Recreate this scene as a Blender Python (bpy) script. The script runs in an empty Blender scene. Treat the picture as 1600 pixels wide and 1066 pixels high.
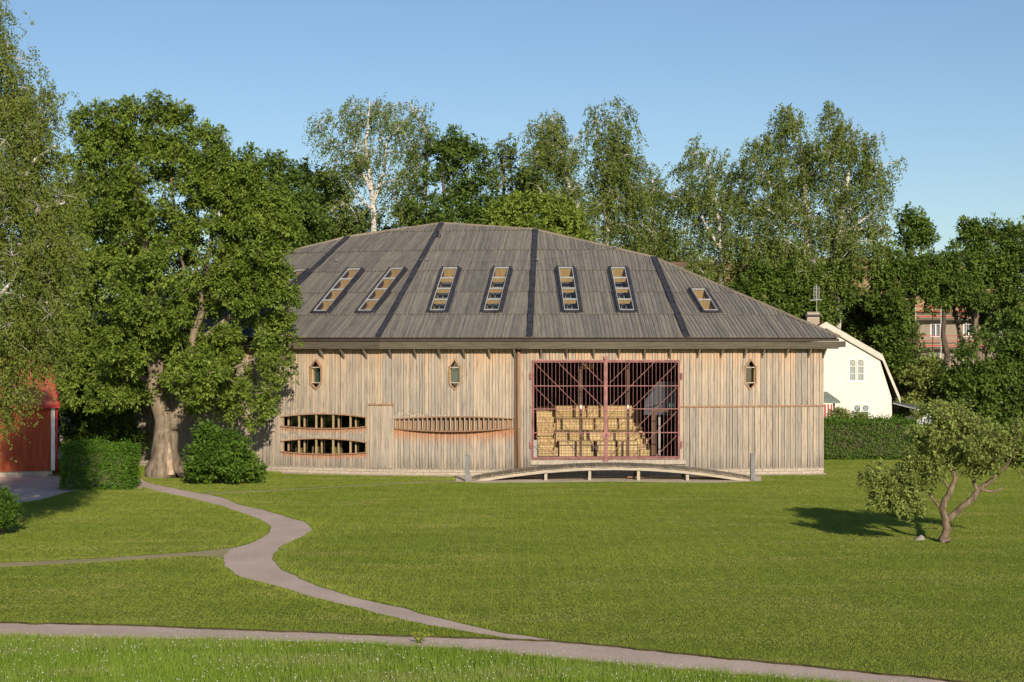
import bpy, math, random
import numpy as np
from mathutils import Vector, Matrix
R = math.radians
random.seed(7); RNG = np.random.default_rng(11)
SC = bpy.context.scene

# ------------------------------------------------------------------ camera, sky, sun
F, H, YH = 2640.0, 6.15, 540.0            # focal length in photo pixels, eye height, horizon row
cam = bpy.data.objects.new('camera', bpy.data.cameras.new('camera'))
SC.collection.objects.link(cam); SC.camera = cam
cam.location = (0, 0, H); cam.rotation_euler = (R(90), 0, 0)
cam.data.sensor_width = 36; cam.data.lens = F / 1600 * 36
cam.data.shift_y = (YH - 533) / 1600
cam.data.clip_end = 5000; cam.data.clip_start = 0.5

SUN_EL, SUN_AZ = 21.5, 13.0                # sun behind the camera, a little to its right
W = bpy.data.worlds.new('World'); SC.world = W; W.use_nodes = True
nt = W.node_tree
sky = nt.nodes.new('ShaderNodeTexSky'); sky.sky_type = 'NISHITA'; sky.sun_disc = False
sky.sun_elevation = R(SUN_EL); sky.sun_rotation = R(180 - SUN_AZ)
sky.air_density = 0.9; sky.dust_density = 0.3; sky.ozone_density = 3.0; sky.altitude = 100
nt.links.new(sky.outputs[0], nt.nodes['Background'].inputs[0])
nt.nodes['Background'].inputs[1].default_value = 0.095
sl = bpy.data.lights.new('sun', 'SUN'); sl.energy = 4.6; sl.angle = R(0.5); sl.color = (1.0, 0.86, 0.68)
so = bpy.data.objects.new('sun', sl); SC.collection.objects.link(so); so.location = (10, -40, 60)
sd = Vector((math.sin(R(SUN_AZ)) * math.cos(R(SUN_EL)), -math.cos(R(SUN_AZ)) * math.cos(R(SUN_EL)), math.sin(R(SUN_EL))))
so.rotation_euler = sd.to_track_quat('Z', 'Y').to_euler()
SC.view_settings.view_transform = 'Standard'; SC.view_settings.look = 'None'
SC.view_settings.exposure = 0.12; SC.view_settings.gamma = 1
SC.cycles.max_bounces = 6; SC.cycles.transparent_max_bounces = 8

# ------------------------------------------------------------------ helpers
def gp(x, y):
    Y = F * H / (y - YH); return ((x - 800) * Y / F, Y)
def at(x, y, Y):
    return Vector(((x - 800) * Y / F, Y, H - (y - YH) * Y / F))

class Mat:
    def __init__(s, name, rough=0.8, spec=0.3):
        s.m = bpy.data.materials.new(name); s.m.use_nodes = True; s.t = s.m.node_tree
        s.b = s.t.nodes['Principled BSDF']; s.b.inputs['Roughness'].default_value = rough
        s.b.inputs['Specular IOR Level'].default_value = spec; s.out = s.t.nodes['Material Output']
    def n(s, typ, **kw):
        nd = s.t.nodes.new(typ)
        for k, v in kw.items(): setattr(nd, k, v)
        return nd
    def l(s, a, b): s.t.links.new(a, b)
    def inp(s, sock, v):
        if isinstance(v, (int, float, tuple, list)): sock.default_value = v
        else: s.l(v, sock)
    def math(s, op, a, b=0.0, clamp=False):
        nd = s.n('ShaderNodeMath', operation=op); nd.use_clamp = clamp
        s.inp(nd.inputs[0], a); s.inp(nd.inputs[1], b); return nd.outputs[0]
    def noise(s, vec, scale, detail=3, rough=0.55, dist=0.0):
        nd = s.n('ShaderNodeTexNoise'); nd.inputs['Scale'].default_value = scale
        nd.inputs['Detail'].default_value = detail; nd.inputs['Roughness'].default_value = rough
        nd.inputs['Distortion'].default_value = dist
        s.l(vec, nd.inputs['Vector']); return nd.outputs[0]
    def mapping(s, vec, scale=(1, 1, 1), loc=(0, 0, 0)):
        nd = s.n('ShaderNodeMapping'); nd.inputs['Scale'].default_value = scale; nd.inputs['Location'].default_value = loc
        s.l(vec, nd.inputs['Vector']); return nd.outputs[0]
    def ramp(s, fac, stops, interp='LINEAR'):
        nd = s.n('ShaderNodeValToRGB'); cr = nd.color_ramp; cr.interpolation = interp
        while len(cr.elements) > 1: cr.elements.remove(cr.elements[-1])
        cr.elements[0].position = stops[0][0]
        c = stops[0][1]; cr.elements[0].color = (*c, 1) if isinstance(c, tuple) else (c, c, c, 1)
        for p, c in stops[1:]:
            e = cr.elements.new(p); e.color = (*c, 1) if isinstance(c, tuple) else (c, c, c, 1)
        s.l(fac, nd.inputs[0]); return nd.outputs[0]
    def mix(s, fac, a, b, mode='MIX'):
        nd = s.n('ShaderNodeMix', data_type='RGBA', blend_type=mode)
        s.inp(nd.inputs[0], fac)
        for k, v in ((6, a), (7, b)):
            if isinstance(v, tuple): nd.inputs[k].default_value = (*v, 1)
            else: s.l(v, nd.inputs[k])
        return nd.outputs[2]
    def col(s, c):
        if isinstance(c, tuple): s.b.inputs['Base Color'].default_value = (*c, 1)
        else: s.l(c, s.b.inputs['Base Color'])
        return s
    def bump(s, h, strength=0.5, dist=0.02):
        nd = s.n('ShaderNodeBump'); nd.inputs['Strength'].default_value = strength; nd.inputs['Distance'].default_value = dist
        s.l(h, nd.inputs['Height']); s.l(nd.outputs[0], s.b.inputs['Normal'])
    def attr(s, name='rnd'):
        nd = s.n('ShaderNodeAttribute'); nd.attribute_name = name; return nd.outputs['Fac']
    def pos(s): return s.n('ShaderNodeNewGeometry').outputs['Position']
    def uv(s): return s.n('ShaderNodeUVMap', uv_map='uv').outputs[0]
    def xyz(s, v):
        nd = s.n('ShaderNodeSeparateXYZ'); s.l(v, nd.inputs[0]); return nd.outputs
    def comb(s, x, y, z):
        nd = s.n('ShaderNodeCombineXYZ')
        for k, v in enumerate((x, y, z)): s.inp(nd.inputs[k], v)
        return nd.outputs[0]

def plain(name, c, rough=0.7, spec=0.3, var=0.15, metal=0.0, scale=3.0):
    m = Mat(name, rough, spec); p = m.pos()
    n1 = m.noise(p, scale, 5); dark = tuple(x * (1 - var * 1.6) for x in c); lite = tuple(min(1, x * (1 + var)) for x in c)
    m.col(m.ramp(n1, [(0.3, dark), (0.7, lite)])); m.b.inputs['Metallic'].default_value = metal
    m.bump(m.noise(p, 40, 3), 0.15, 0.01)
    return m.m

def wood(name, grey, tan, orange=None, o0=4.6, o1=6.1, var=0.5, bumps=0.4, extra=None, rw=0.6):
    """planks: random tone per board (rnd), grain along v, optional weather-protected warm tone towards a height"""
    m = Mat(name, 0.85, 0.15); u, v, _ = m.xyz(m.uv()); r = m.attr()
    r57 = m.math('MULTIPLY', r, 57.0)
    vec = m.comb(m.math('MULTIPLY', u, 22.0), m.math('MULTIPLY', v, 1.1), r57)
    g = m.noise(vec, 1.0, 5, 0.65)
    vec2 = m.comb(m.math('MULTIPLY', u, 0.5), m.math('MULTIPLY', v, 0.5), 3.3)
    patch = m.noise(vec2, 1.0, 4)
    tone = m.math('ADD', m.math('MULTIPLY', r, rw), m.math('MULTIPLY', patch, 0.5))
    if orange: tone = m.math('SUBTRACT', tone, m.math('MULTIPLY', m.math('SUBTRACT', 1.0, m.math('DIVIDE', v, 4.5), True), 0.30))
    base = m.mix(m.ramp(tone, [(0.2, 0.0), (0.75, 1.0)]), grey, tan)
    if orange:
        f = m.math('ADD', m.math('DIVIDE', m.math('SUBTRACT', v, o0), o1 - o0), m.math('MULTIPLY', m.math('SUBTRACT', g, 0.5), 1.3))
        f = m.math('ADD', f, m.math('MULTIPLY', m.math('SUBTRACT', r, 0.5), 0.8))
        f = m.ramp(f, [(0.1, 0.0), (1.0, 0.85)])
        base = m.mix(f, base, orange)
    if orange:
        ft = m.math('ADD', m.math('DIVIDE', v, 1.1), m.math('MULTIPLY', m.math('SUBTRACT', g, .5), 1.2)); base = m.mix(1.0, base, m.ramp(ft, [(.25, .74), (.9, 1.0)]), 'MULTIPLY')
    if extra:
        base = extra(m, base, u, v, g)
    k = m.ramp(g, [(0.3, 1.0 - var), (0.46, 0.88), (0.6, 1.05), (0.75, 1.15)])
    base = m.mix(1.0, base, k, 'MULTIPLY')
    kn = m.noise(m.comb(m.math('MULTIPLY', u, 9.0), m.math('MULTIPLY', v, 4.0), r57), 1.0, 2)
    base = m.mix(1.0, base, m.ramp(kn, [(0.18, 0.55), (0.32, 1.0)]), 'MULTIPLY')
    m.col(base); m.bump(g, bumps, 0.01)
    return m.m

class MB:
    def __init__(s): s.v = []; s.f = []; s.uv = []; s.r = []
    def face(s, pts, uvs=None, rnd=0.5):
        b = len(s.v); s.v.extend([tuple(p) for p in pts]); s.f.append(tuple(range(b, b + len(pts))))
        s.uv.extend(uvs if uvs else [(p[0], p[2]) for p in pts]); s.r.append(rnd)
    def box(s, c, size, rz=0.0, rnd=0.5, axes=None):
        c = Vector(c); hx, hy, hz = (k / 2 for k in size)
        if axes is None:
            m = Matrix.Rotation(rz, 3, 'Z'); X, Y, Z = m @ Vector((1, 0, 0)), m @ Vector((0, 1, 0)), Vector((0, 0, 1))
        else: X, Y, Z = axes
        P = [c + X * (sx * hx) + Y * (sy * hy) + Z * (sz * hz) for sx in (-1, 1) for sy in (-1, 1) for sz in (-1, 1)]
        L = [(sx * hx, sy * hy, sz * hz) for sx in (-1, 1) for sy in (-1, 1) for sz in (-1, 1)]
        o = c.x * 0.7
        for q, (i, j) in (((0, 1, 3, 2), (1, 2)), ((4, 6, 7, 5), (1, 2)), ((0, 4, 5, 1), (0, 2)), ((2, 3, 7, 6), (0, 2)), ((0, 2, 6, 4), (0, 1)), ((1, 5, 7, 3), (0, 1))):
            s.face([P[k] for k in q], [(L[k][i] + o, L[k][j] + o * .3) for k in q], rnd)
    def bar(s, a, b, w, d=None, up=(0, 0, 1), rnd=0.5):
        """rectangular bar from a to b"""
        a, b = Vector(a), Vector(b); z = (b - a); L = z.length
        if L < 1e-6: return
        z.normalize(); up = Vector(up)
        if abs(z.dot(up)) > 0.98: up = Vector((0, 1, 0))
        x = z.cross(up).normalized(); y = z.cross(x).normalized()
        s.box((a + b) / 2, (w, d or w, L), rnd=rnd, axes=(x, y, z))
    def tube(s, pts, rad, n=8, cap=True, rnd=0.5, wob=0.0):
        pts = [Vector(p) for p in pts]; rings = []; vl = 0.0
        for i, p in enumerate(pts):
            a = pts[max(i - 1, 0)]; b = pts[min(i + 1, len(pts) - 1)]; d = (b - a)
            d = d.normalized() if d.length > 1e-9 else Vector((0, 0, 1))
            u = d.cross(Vector((0.31, 0.95, 0.05)))
            if u.length < 0.05: u = d.cross(Vector((1, 0, 0)))
            u.normalize(); w = d.cross(u)
            if i: vl += (p - pts[i - 1]).length
            r = rad[i] if isinstance(rad, (list, tuple)) else rad
            ring = []
            for k in range(n):
                t = 2 * math.pi * k / n; rr = r * (1 + (random.uniform(-wob, wob) if wob else 0))
                ring.append(p + u * (math.cos(t) * rr) + w * (math.sin(t) * rr))
            rings.append((ring, vl, r))
        b = len(s.v)
        for ring, _, _ in rings: s.v.extend([tuple(q) for q in ring])
        for i in range(len(rings) - 1):
            for k in range(n):
                k2 = (k + 1) % n
                s.f.append((b + i * n + k, b + i * n + k2, b + (i + 1) * n + k2, b + (i + 1) * n + k))
                c = 2 * math.pi * max(rings[i][2], .02)
                s.uv.extend([(k / n * c, rings[i][1]), ((k + 1) / n * c, rings[i][1]), ((k + 1) / n * c, rings[i + 1][1]), (k / n * c, rings[i + 1][1])]); s.r.append(rnd)
        if cap:
            for q in (tuple(b + k for k in range(n))[::-1], tuple(b + (len(rings) - 1) * n + k for k in range(n))):
                s.f.append(q); s.uv.extend([(0, 0)] * n); s.r.append(rnd)
    def prism(s, fr, poly, d0, d1, rnd=0.5, back=True):
        """extrude a 2-D polygon given in a frame (origin, u axis, v axis, normal)"""
        O, t, w, n = fr
        if area(poly) < 0: poly = poly[::-1]
        P1 = [O + t * u + w * v + n * d1 for u, v in poly]; P0 = [O + t * u + w * v + n * d0 for u, v in poly]
        flip = t.cross(w).dot(n) < 0
        fl = (lambda q: q[::-1]) if flip else (lambda q: q)
        s.face(fl(P1), fl(list(poly)), rnd)
        if back: s.face(fl(P0)[::-1], fl(list(poly))[::-1], rnd)
        m = len(poly)
        for i in range(m):
            j = (i + 1) % m
            s.face(fl([P0[i], P0[j], P1[j], P1[i]]), fl([poly[i], poly[j], poly[j], poly[i]]), rnd)
    def build(s, name, mat, parent=None, smooth=False):
        me = bpy.data.meshes.new(name); me.from_pydata(s.v, [], s.f)
        uv = me.uv_layers.new(name='uv'); uv.data.foreach_set('uv', np.array(s.uv, dtype=np.float32).ravel())
        a = me.attributes.new('rnd', 'FLOAT', 'FACE'); a.data.foreach_set('value', np.array(s.r, dtype=np.float32))
        if smooth: me.shade_smooth()
        return link(name, me, mat, parent)

def link(name, me, mat, parent=None):
    if mat: me.materials.append(mat)
    o = bpy.data.objects.new(name, me); SC.collection.objects.link(o)
    if parent:
        o.parent = parent; root = parent
        while root.parent: root = root.parent
        me.transform(Matrix.Translation(-root.location))
    return o
def tag(o, label=None, cat=None, group=None, kind=None):
    for k, v in (('label', label), ('category', cat), ('group', group), ('kind', kind)):
        if v: o[k] = v
    return o
def thing(name, loc, label, cat, group=None):
    o = bpy.data.objects.new(name, None); o.empty_display_size = 0.3; SC.collection.objects.link(o); o.location = loc
    return tag(o, label, cat, group)

def area(p): return 0.5 * sum(p[i][0] * p[(i + 1) % len(p)][1] - p[(i + 1) % len(p)][0] * p[i][1] for i in range(len(p)))
def clip(poly, a, b, c):
    out = []; n = len(poly)
    for i in range(n):
        p, q = poly[i], poly[(i + 1) % n]; dp = a * p[0] + b * p[1] - c; dq = a * q[0] + b * q[1] - c
        if dp <= 0: out.append(p)
        if (dp < 0 < dq) or (dq < 0 < dp):
            t = dp / (dp - dq); out.append((p[0] + t * (q[0] - p[0]), p[1] + t * (q[1] - p[1])))
    return out
def halves(poly):
    if area(poly) < 0: poly = poly[::-1]
    for i in range(len(poly)):
        (x0, y0), (x1, y1) = poly[i], poly[(i + 1) % len(poly)]
        a, b = (y1 - y0), -(x1 - x0); yield a, b, a * x0 + b * y0
def intersect(poly, conv):
    for a, b, c in halves(conv):
        poly = clip(poly, a, b, c)
        if len(poly) < 3: return []
    return poly
def subtract(polys, hole):
    hs = list(halves(hole)); hx = [p[0] for p in hole]; hy = [p[1] for p in hole]; out = []
    for poly in polys:
        if max(p[0] for p in poly) <= min(hx) or min(p[0] for p in poly) >= max(hx) or max(p[1] for p in poly) <= min(hy) or min(p[1] for p in poly) >= max(hy):
            out.append(poly); continue
        rest = poly
        for a, b, c in hs:
            o = clip(rest, -a, -b, -c)
            if len(o) >= 3 and abs(area(o)) > 1e-5: out.append(o)
            rest = clip(rest, a, b, c)
            if len(rest) < 3: break
    return out
def rect(u0, v0, u1, v1): return [(u0, v0), (u1, v0), (u1, v1), (u0, v1)]

# ------------------------------------------------------------------ materials
def stain(m, base, u, v, g):      # rusty-brown run-off
    return base
M = {}
def stained(areas):
    def f(m, base, u, v, g):
        for u0, u1, zb, sag, hgt in areas:      # rust coloured run-off under a curved sill
            t = m.math('DIVIDE', m.math('SUBTRACT', u, u0), u1 - u0, True)
            sg = m.math('MULTIPLY', m.math('MULTIPLY', t, m.math('SUBTRACT', 1.0, t)), 4 * sag)
            dz = m.math('DIVIDE', m.math('SUBTRACT', m.math('SUBTRACT', zb, sg), v), hgt)
            dz = m.math('ADD', dz, m.math('MULTIPLY', m.math('SUBTRACT', g, .5), 1.1))
            band = m.ramp(dz, [(0.0, .95), (1.0, 0.0)])
            ins = m.math('MULTIPLY', m.math('GREATER_THAN', u, u0), m.math('LESS_THAN', u, u1))
            below = m.math('LESS_THAN', v, m.math('SUBTRACT', zb - .0, sg))
            base = m.mix(m.math('MULTIPLY', m.math('MULTIPLY', band, ins), below), base, (0.50, 0.215, 0.10))
        return base
    return f
GREY_, TAN_, ORG_ = (0.35, 0.31, 0.26), (0.56, 0.455, 0.335), (0.60, 0.385, 0.24)
M['wall'] = wood('weathered cladding', GREY_, TAN_, ORG_, 4.9, 6.4, var=.52, rw=.5)
M['wall_plain'] = wood('weathered boards', GREY_, TAN_)
M['roof'] = wood('grey roof planks', (0.135, 0.132, 0.130), (0.245, 0.228, 0.195), var=0.45, rw=.45, extra=lambda m, base, u, v, g: m.mix(m.ramp(m.noise(m.comb(m.math('MULTIPLY', u, 5), m.math('MULTIPLY', v, 1.6), 9.0), 1.0, 5, .7), [(.52, 0.0), (.7, .45)]), base, (0.25, 0.235, 0.15)))
M['mull'] = wood('pale varnished mullion', (0.33, 0.24, 0.13), (0.46, 0.34, 0.19))
M['greywood'] = wood('grey timber', (0.20, 0.175, 0.14), (0.32, 0.27, 0.20))
M['fascia'] = wood('brown grey fascia timber', (0.075, 0.067, 0.05), (0.15, 0.13, 0.095))
M['curt'] = plain('teal curtain', (0.10, 0.17, 0.17), 0.9, 0.1)
M['blind'] = plain('pale blue blind', (0.50, 0.57, 0.62), 0.8, 0.2, 0.05)
M['porch'] = plain('green grey sheet roof', (0.20, 0.23, 0.20), 0.6, 0.3)
M['backing'] = plain('painted gap shade behind boards', (0.05, 0.04, 0.03), 0.95, 0.05)  # sheet coloured dark to paint the shade in the board gaps
M['lightwood'] = wood('light timber', (0.38, 0.34, 0.28), (0.52, 0.45, 0.35))
M['redwood'] = wood('reddish timber', (0.26, 0.15, 0.09), (0.42, 0.26, 0.16))
M['gutter'] = plain('dark gutter', (0.05, 0.045, 0.04), 0.6, 0.3)
M['darkwood'] = wood('dark timber', (0.10, 0.07, 0.05), (0.17, 0.11, 0.075))
M['yellow'] = wood('yellow pine', (0.52, 0.36, 0.15), (0.66, 0.47, 0.21), var=0.22)
M['bench'] = wood('pale pine seating', (0.42, 0.31, 0.145), (0.62, 0.47, 0.245), var=0.25)
M['flash'] = plain('dark metal flashing', (0.045, 0.045, 0.055), 0.45, 0.5, 0.3)
M['alu'] = plain('aluminium trim', (0.42, 0.43, 0.42), 0.4, 0.5, 0.1)
M['black'] = plain('dark metal', (0.03, 0.028, 0.03), 0.5, 0.4)
M['pink'] = plain('faded red iron', (0.33, 0.145, 0.135), 0.6, 0.4, 0.25)
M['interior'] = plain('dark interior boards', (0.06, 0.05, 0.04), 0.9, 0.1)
M['slate'] = plain('blue grey panel', (0.13, 0.15, 0.18), 0.6, 0.3)
M['white'] = plain('white paint', (0.80, 0.79, 0.74), 0.6, 0.3, 0.05)
M['houseboards'] = plain('cream painted boards', (0.80, 0.77, 0.68), 0.7, 0.2, 0.04, scale=0.8)
M['greypaint'] = plain('grey metal post', (0.20, 0.20, 0.20), 0.6, 0.4)
M['green'] = plain('green sign face', (0.03, 0.30, 0.20), 0.4, 0.4, 0.05)
M['redpaint'] = plain('red paint', (0.45, 0.05, 0.035), 0.6, 0.3, 0.2)
M['orangeb'] = plain('orange buoy plastic', (0.7, 0.3, 0.08), 0.5, 0.3)
M['scar'] = plain('bare split wood', (0.44, 0.335, 0.235), 0.8, 0.2, 0.3, scale=6)
M['rock'] = plain('grey stone', (0.35, 0.33, 0.31), 0.9, 0.2, 0.3, scale=8)

def mk_stone():
    m = Mat('plinth stone', 0.9, 0.2); u, v, _ = m.xyz(m.uv()); p = m.comb(u, v, 0.0)
    br = m.n('ShaderNodeTexBrick'); m.l(m.mapping(p, (1, 1, 1)), br.inputs['Vector'])
    br.inputs['Color1'].default_value = (0.42, 0.36, 0.29, 1); br.inputs['Color2'].default_value = (0.50, 0.44, 0.36, 1); br.inputs['Mortar'].default_value = (0.24, 0.20, 0.16, 1)
    br.inputs['Scale'].default_value = 1.6; br.inputs['Mortar Size'].default_value = 0.02; br.inputs['Brick Width'].default_value = 0.9; br.inputs['Row Height'].default_value = 0.21
    n = m.noise(p, 14, 5); m.col(m.mix(1.0, br.outputs[0], m.ramp(n, [(0.3, 0.7), (0.7, 1.15)]), 'MULTIPLY')); m.bump(n, 0.6, 0.03); return m.m
M['stone'] = mk_stone()

def mk_glass(name='window glass', tint=(0.8, 0.85, 0.85), g=0.18):
    m = Mat(name); t = m.n('ShaderNodeBsdfTransparent'); t.inputs[0].default_value = (*tint, 1)
    gl = m.n('ShaderNodeBsdfGlossy'); gl.inputs['Roughness'].default_value = 0.03; gl.inputs[0].default_value = (0.9, 0.95, 1, 1)
    fr = m.n('ShaderNodeLayerWeight'); fr.inputs[0].default_value = 0.5
    mx = m.n('ShaderNodeMixShader'); m.l(m.math('ADD', m.math('MULTIPLY', m.math('POWER', fr.outputs['Facing'], 5.0), .9), g * .5, True), mx.inputs[0]); m.l(t.outputs[0], mx.inputs[1]); m.l(gl.outputs[0], mx.inputs[2])
    m.l(mx.outputs[0], m.out.inputs[0]); return m.m
M['glass'] = mk_glass(); M['skyglass'] = mk_glass('skylight glass', (0.92, 0.92, 0.9), 0.06)

def mk_leaf(name, dark, lite, trans=0.25, hue=None):
    m = Mat(name, 0.55, 0.25); r = m.attr(); p = m.pos()
    n = m.noise(p, 0.45, 3)
    f = m.math('ADD', m.math('MULTIPLY', r, 0.6), m.math('MULTIPLY', n, 0.5))
    c = m.ramp(f, [(0.2, dark), (0.85, lite)])
    m.col(c)
    tr = m.n('ShaderNodeBsdfTranslucent'); m.l(c, tr.inputs[0])
    mx = m.n('ShaderNodeMixShader'); mx.inputs[0].default_value = trans
    m.l(m.b.outputs[0], mx.inputs[1]); m.l(tr.outputs[0], mx.inputs[2]); m.l(mx.outputs[0], m.out.inputs[0])
    return m.m
M['ash_leaf'] = mk_leaf('ash leaves', (0.075, 0.13, 0.016), (0.25, 0.34, 0.05))
M['birch_leaf'] = mk_leaf('birch leaves', (0.06, 0.10, 0.016), (0.225, 0.28, 0.06))
M['nearbirch_leaf'] = mk_leaf('near birch leaves', (0.08, 0.12, 0.018), (0.23, 0.28, 0.05))
M['maple_leaf'] = mk_leaf('maple leaves', (0.05, 0.095, 0.014), (0.165, 0.25, 0.04))
M['lime_leaf'] = mk_leaf('bright maple leaves', (0.13, 0.20, 0.02), (0.27, 0.35, 0.06))
M['oak_leaf'] = mk_leaf('dark oak leaves', (0.05, 0.10, 0.014), (0.17, 0.25, 0.04))
M['apple_leaf'] = mk_leaf('apple leaves', (0.12, 0.165, 0.03), (0.34, 0.40, 0.105))
M['hedge_leaf'] = mk_leaf('hedge leaves', (0.035, 0.09, 0.01), (0.14, 0.24, 0.028))
M['beech_leaf'] = mk_leaf('clipped hedge leaves', (0.04, 0.11, 0.01), (0.13, 0.25, 0.02))

def mk_bark(name, a, b, scale=6, white=False):
    m = Mat(name, 0.9, 0.15); p = m.pos()
    n = m.noise(m.mapping(p, (1, 1, 0.25)), scale, 6, 0.65)
    c = m.ramp(n, [(0.32, a), (0.68, b)])
    if white:
        d = m.noise(m.mapping(p, (1.2, 1.2, 3.5)), 2.2, 4); c = m.mix(m.ramp(d, [(0.56, 0.0), (0.62, 1.0)]), c, (0.06, 0.05, 0.045))
    m.col(c); m.bump(n, 0.9, 0.06); return m.m
M['bark'] = mk_bark('grey brown bark', (0.10, 0.08, 0.055), (0.36, 0.29, 0.21), 5)
M['applebark'] = mk_bark('apple bark', (0.09, 0.065, 0.045), (0.31, 0.235, 0.17), 9)
M['birchbark'] = mk_bark('birch bark', (0.50, 0.47, 0.42), (0.72, 0.69, 0.62), 5, True)
M['darkbark'] = mk_bark('dark bark', (0.05, 0.04, 0.03), (0.17, 0.135, 0.10), 6)

def mk_grass(name, c1, c2, dry, cl=None):
    m = Mat(name, 0.6, 0.2); p = m.pos(); r = m.attr()
    big = m.noise(m.mapping(p, (0.10, 0.16, 1)), 1.0, 4); st = m.noise(m.mapping(p, (0.12, 0.9, 1)), 1.0, 5, 0.6)
    f = m.math('ADD', m.math('MULTIPLY', big, 0.75), m.math('ADD', m.math('MULTIPLY', st, 0.40), m.math('MULTIPLY', r, 0.16)))
    c = m.ramp(f, [(0.48, c1), (0.86, c2)])
    d = m.noise(m.mapping(p, (0.22, 0.75, 1), (7, 3, 0)), 1.0, 5, 0.62)
    c = m.mix(m.ramp(d, [(0.5, 0.0), (0.72, 0.7)]), c, dry)
    m.col(c)
    tr = m.n('ShaderNodeBsdfTranslucent'); m.l(c, tr.inputs[0]); mx = m.n('ShaderNodeMixShader'); mx.inputs[0].default_value = 0.2
    m.l(m.b.outputs[0], mx.inputs[1]); m.l(tr.outputs[0], mx.inputs[2]); m.l(mx.outputs[0], m.out.inputs[0]); return m.m
M['grass'] = mk_grass('mown grass', (0.175, 0.245, 0.028), (0.28, 0.335, 0.05), (0.40, 0.375, 0.12))
M['meadow'] = mk_grass('long grass', (0.14, 0.235, 0.025), (0.25, 0.36, 0.045), (0.36, 0.36, 0.14))
def mk_soil():
    m = Mat('grassy ground', 0.95, 0.1); p = m.pos()
    n = m.noise(m.mapping(p, (0.15, 0.5, 1)), 1.0, 6); n2 = m.noise(p, 25, 4)
    c = m.ramp(n, [(0.3, (0.11, 0.155, 0.02)), (0.7, (0.19, 0.225, 0.035))]); c = m.mix(1.0, c, m.ramp(n2, [(0.3, 0.6), (0.7, 1.2)]), 'MULTIPLY')
    m.col(c); m.bump(n2, 1.0, 0.05); return m.m
M['soil'] = mk_soil()
def mk_gravel(name, a, b, sc=1.0):
    m = Mat(name, 0.95, 0.15); p = m.pos()
    n = m.noise(p, 9 * sc, 6, 0.7); n2 = m.noise(p, 0.6, 4); n3 = m.noise(p, 60 * sc, 2)
    c = m.ramp(m.math('ADD', m.math('MULTIPLY', n, 0.5), m.math('MULTIPLY', n2, 0.5)), [(0.35, a), (0.65, b)])
    c = m.mix(1.0, c, m.ramp(n3, [(0.3, 0.8), (0.7, 1.15)]), 'MULTIPLY')
    m.col(c); m.bump(m.math('ADD', n3, n), 1.0, 0.025); return m.m
M['gravel'] = mk_gravel('pinkish path gravel', (0.56, 0.435, 0.36), (0.76, 0.60, 0.505))
M['worn'] = mk_gravel('worn grass track', (0.33, 0.31, 0.14), (0.50, 0.42, 0.26))
M['pebble'] = mk_gravel('grey pebbles', (0.42, 0.35, 0.27), (0.85, 0.73, 0.58), 0.8)

# ------------------------------------------------------------------ ground and paths
mb = MB(); mb.face([(-900, -60, 0), (900, -60, 0), (900, 2500, 0), (-900, 2500, 0)])
tag(mb.build('ground', M['soil']), kind='structure')

def resample(pts, n):
    P = np.array(pts, float); d = np.r_[0, np.cumsum(np.hypot(*np.diff(P, axis=0).T))]; t = np.linspace(0, d[-1], n)
    return np.c_[np.interp(t, d, P[:, 0]), np.interp(t, d, P[:, 1])]
PATHS = []
def smooth_edge(e, js=1.0):
    e = np.array([gp(*p) for p in e]); e = resample(e, 240)
    k = np.ones(5) / 5
    for c in (0, 1): e[2:-2, c] = np.convolve(e[:, c], k, 'valid')
    w0 = RNG.normal(0, 1, (240, 2)); w = np.stack([np.convolve(w0[:, c], np.ones(3) / 3, 'same') + .9 * np.convolve(RNG.normal(0, 1, 240), np.ones(9) / 9, 'same') for c in (0, 1)], 1) * 0.055 * js; w[:, 0] *= .5
    return e + w
def path(name, left, right, z, mat):
    js = .25 if name in ('footpath', 'worn_track', 'gravel_edge', 'gravel_bed', 'yard') else 1.0; A, B = smooth_edge(left, js), smooth_edge(right, js); PATHS.append((A, B)); mb = MB()
    for i in range(239): mb.face([(*A[i], z), (*B[i], z), (*B[i + 1], z), (*A[i + 1], z)])
    for i in range(len(mb.f)):      # face upwards
        f = mb.f[i]; a, b, c = (Vector(mb.v[k]) for k in f[:3])
        if (b - a).cross(c - a).z < 0: mb.f[i] = f[::-1]
    tag(mb.build(name, mat), kind='structure')
path('path', [(196, 745), (208, 757), (250, 769), (300, 779), (350, 792), (400, 809), (424, 821), (421, 832), (396, 848), (362, 858), (348, 872), (352, 886), (380, 904), (430, 915), (500, 936), (560, 950), (640, 971), (720, 986), (800, 999), (880, 1010)],
     [(216, 745), (232, 755), (290, 767), (345, 777), (375, 789), (405, 796), (440, 805), (478, 817), (490, 828), (472, 839), (436, 855), (425, 872), (440, 891), (490, 914), (560, 936), (620, 949), (700, 970), (780, 988), (850, 999), (925, 1010)], 0.004, M['gravel'])
path('road', [(-500, 968), (0, 975), (200, 979), (400, 987), (600, 995), (880, 1004), (1100, 1027), (1300, 1047), (1500, 1068), (2100, 1135)],
     [(-500, 984), (0, 995), (200, 999), (330, 1000), (550, 1006), (700, 1014), (900, 1032), (1100, 1050), (1300, 1066), (1500, 1088), (2100, 1160)], 0.008, M['gravel'])
path('footpath', [(-300, 893), (0, 880), (150, 873), (300, 863), (372, 855)], [(-300, 901), (0, 887), (150, 879), (300, 869), (372, 872)], 0.0035, M['worn'])
path('yard', [(-200, 800), (-60, 792), (40, 785), (60, 782), (110, 768), (180, 762), (222, 764)], [(-200, 738), (-60, 740), (30, 742), (90, 744), (140, 748), (190, 752), (224, 756)], 0.006, M['gravel'])
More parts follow.
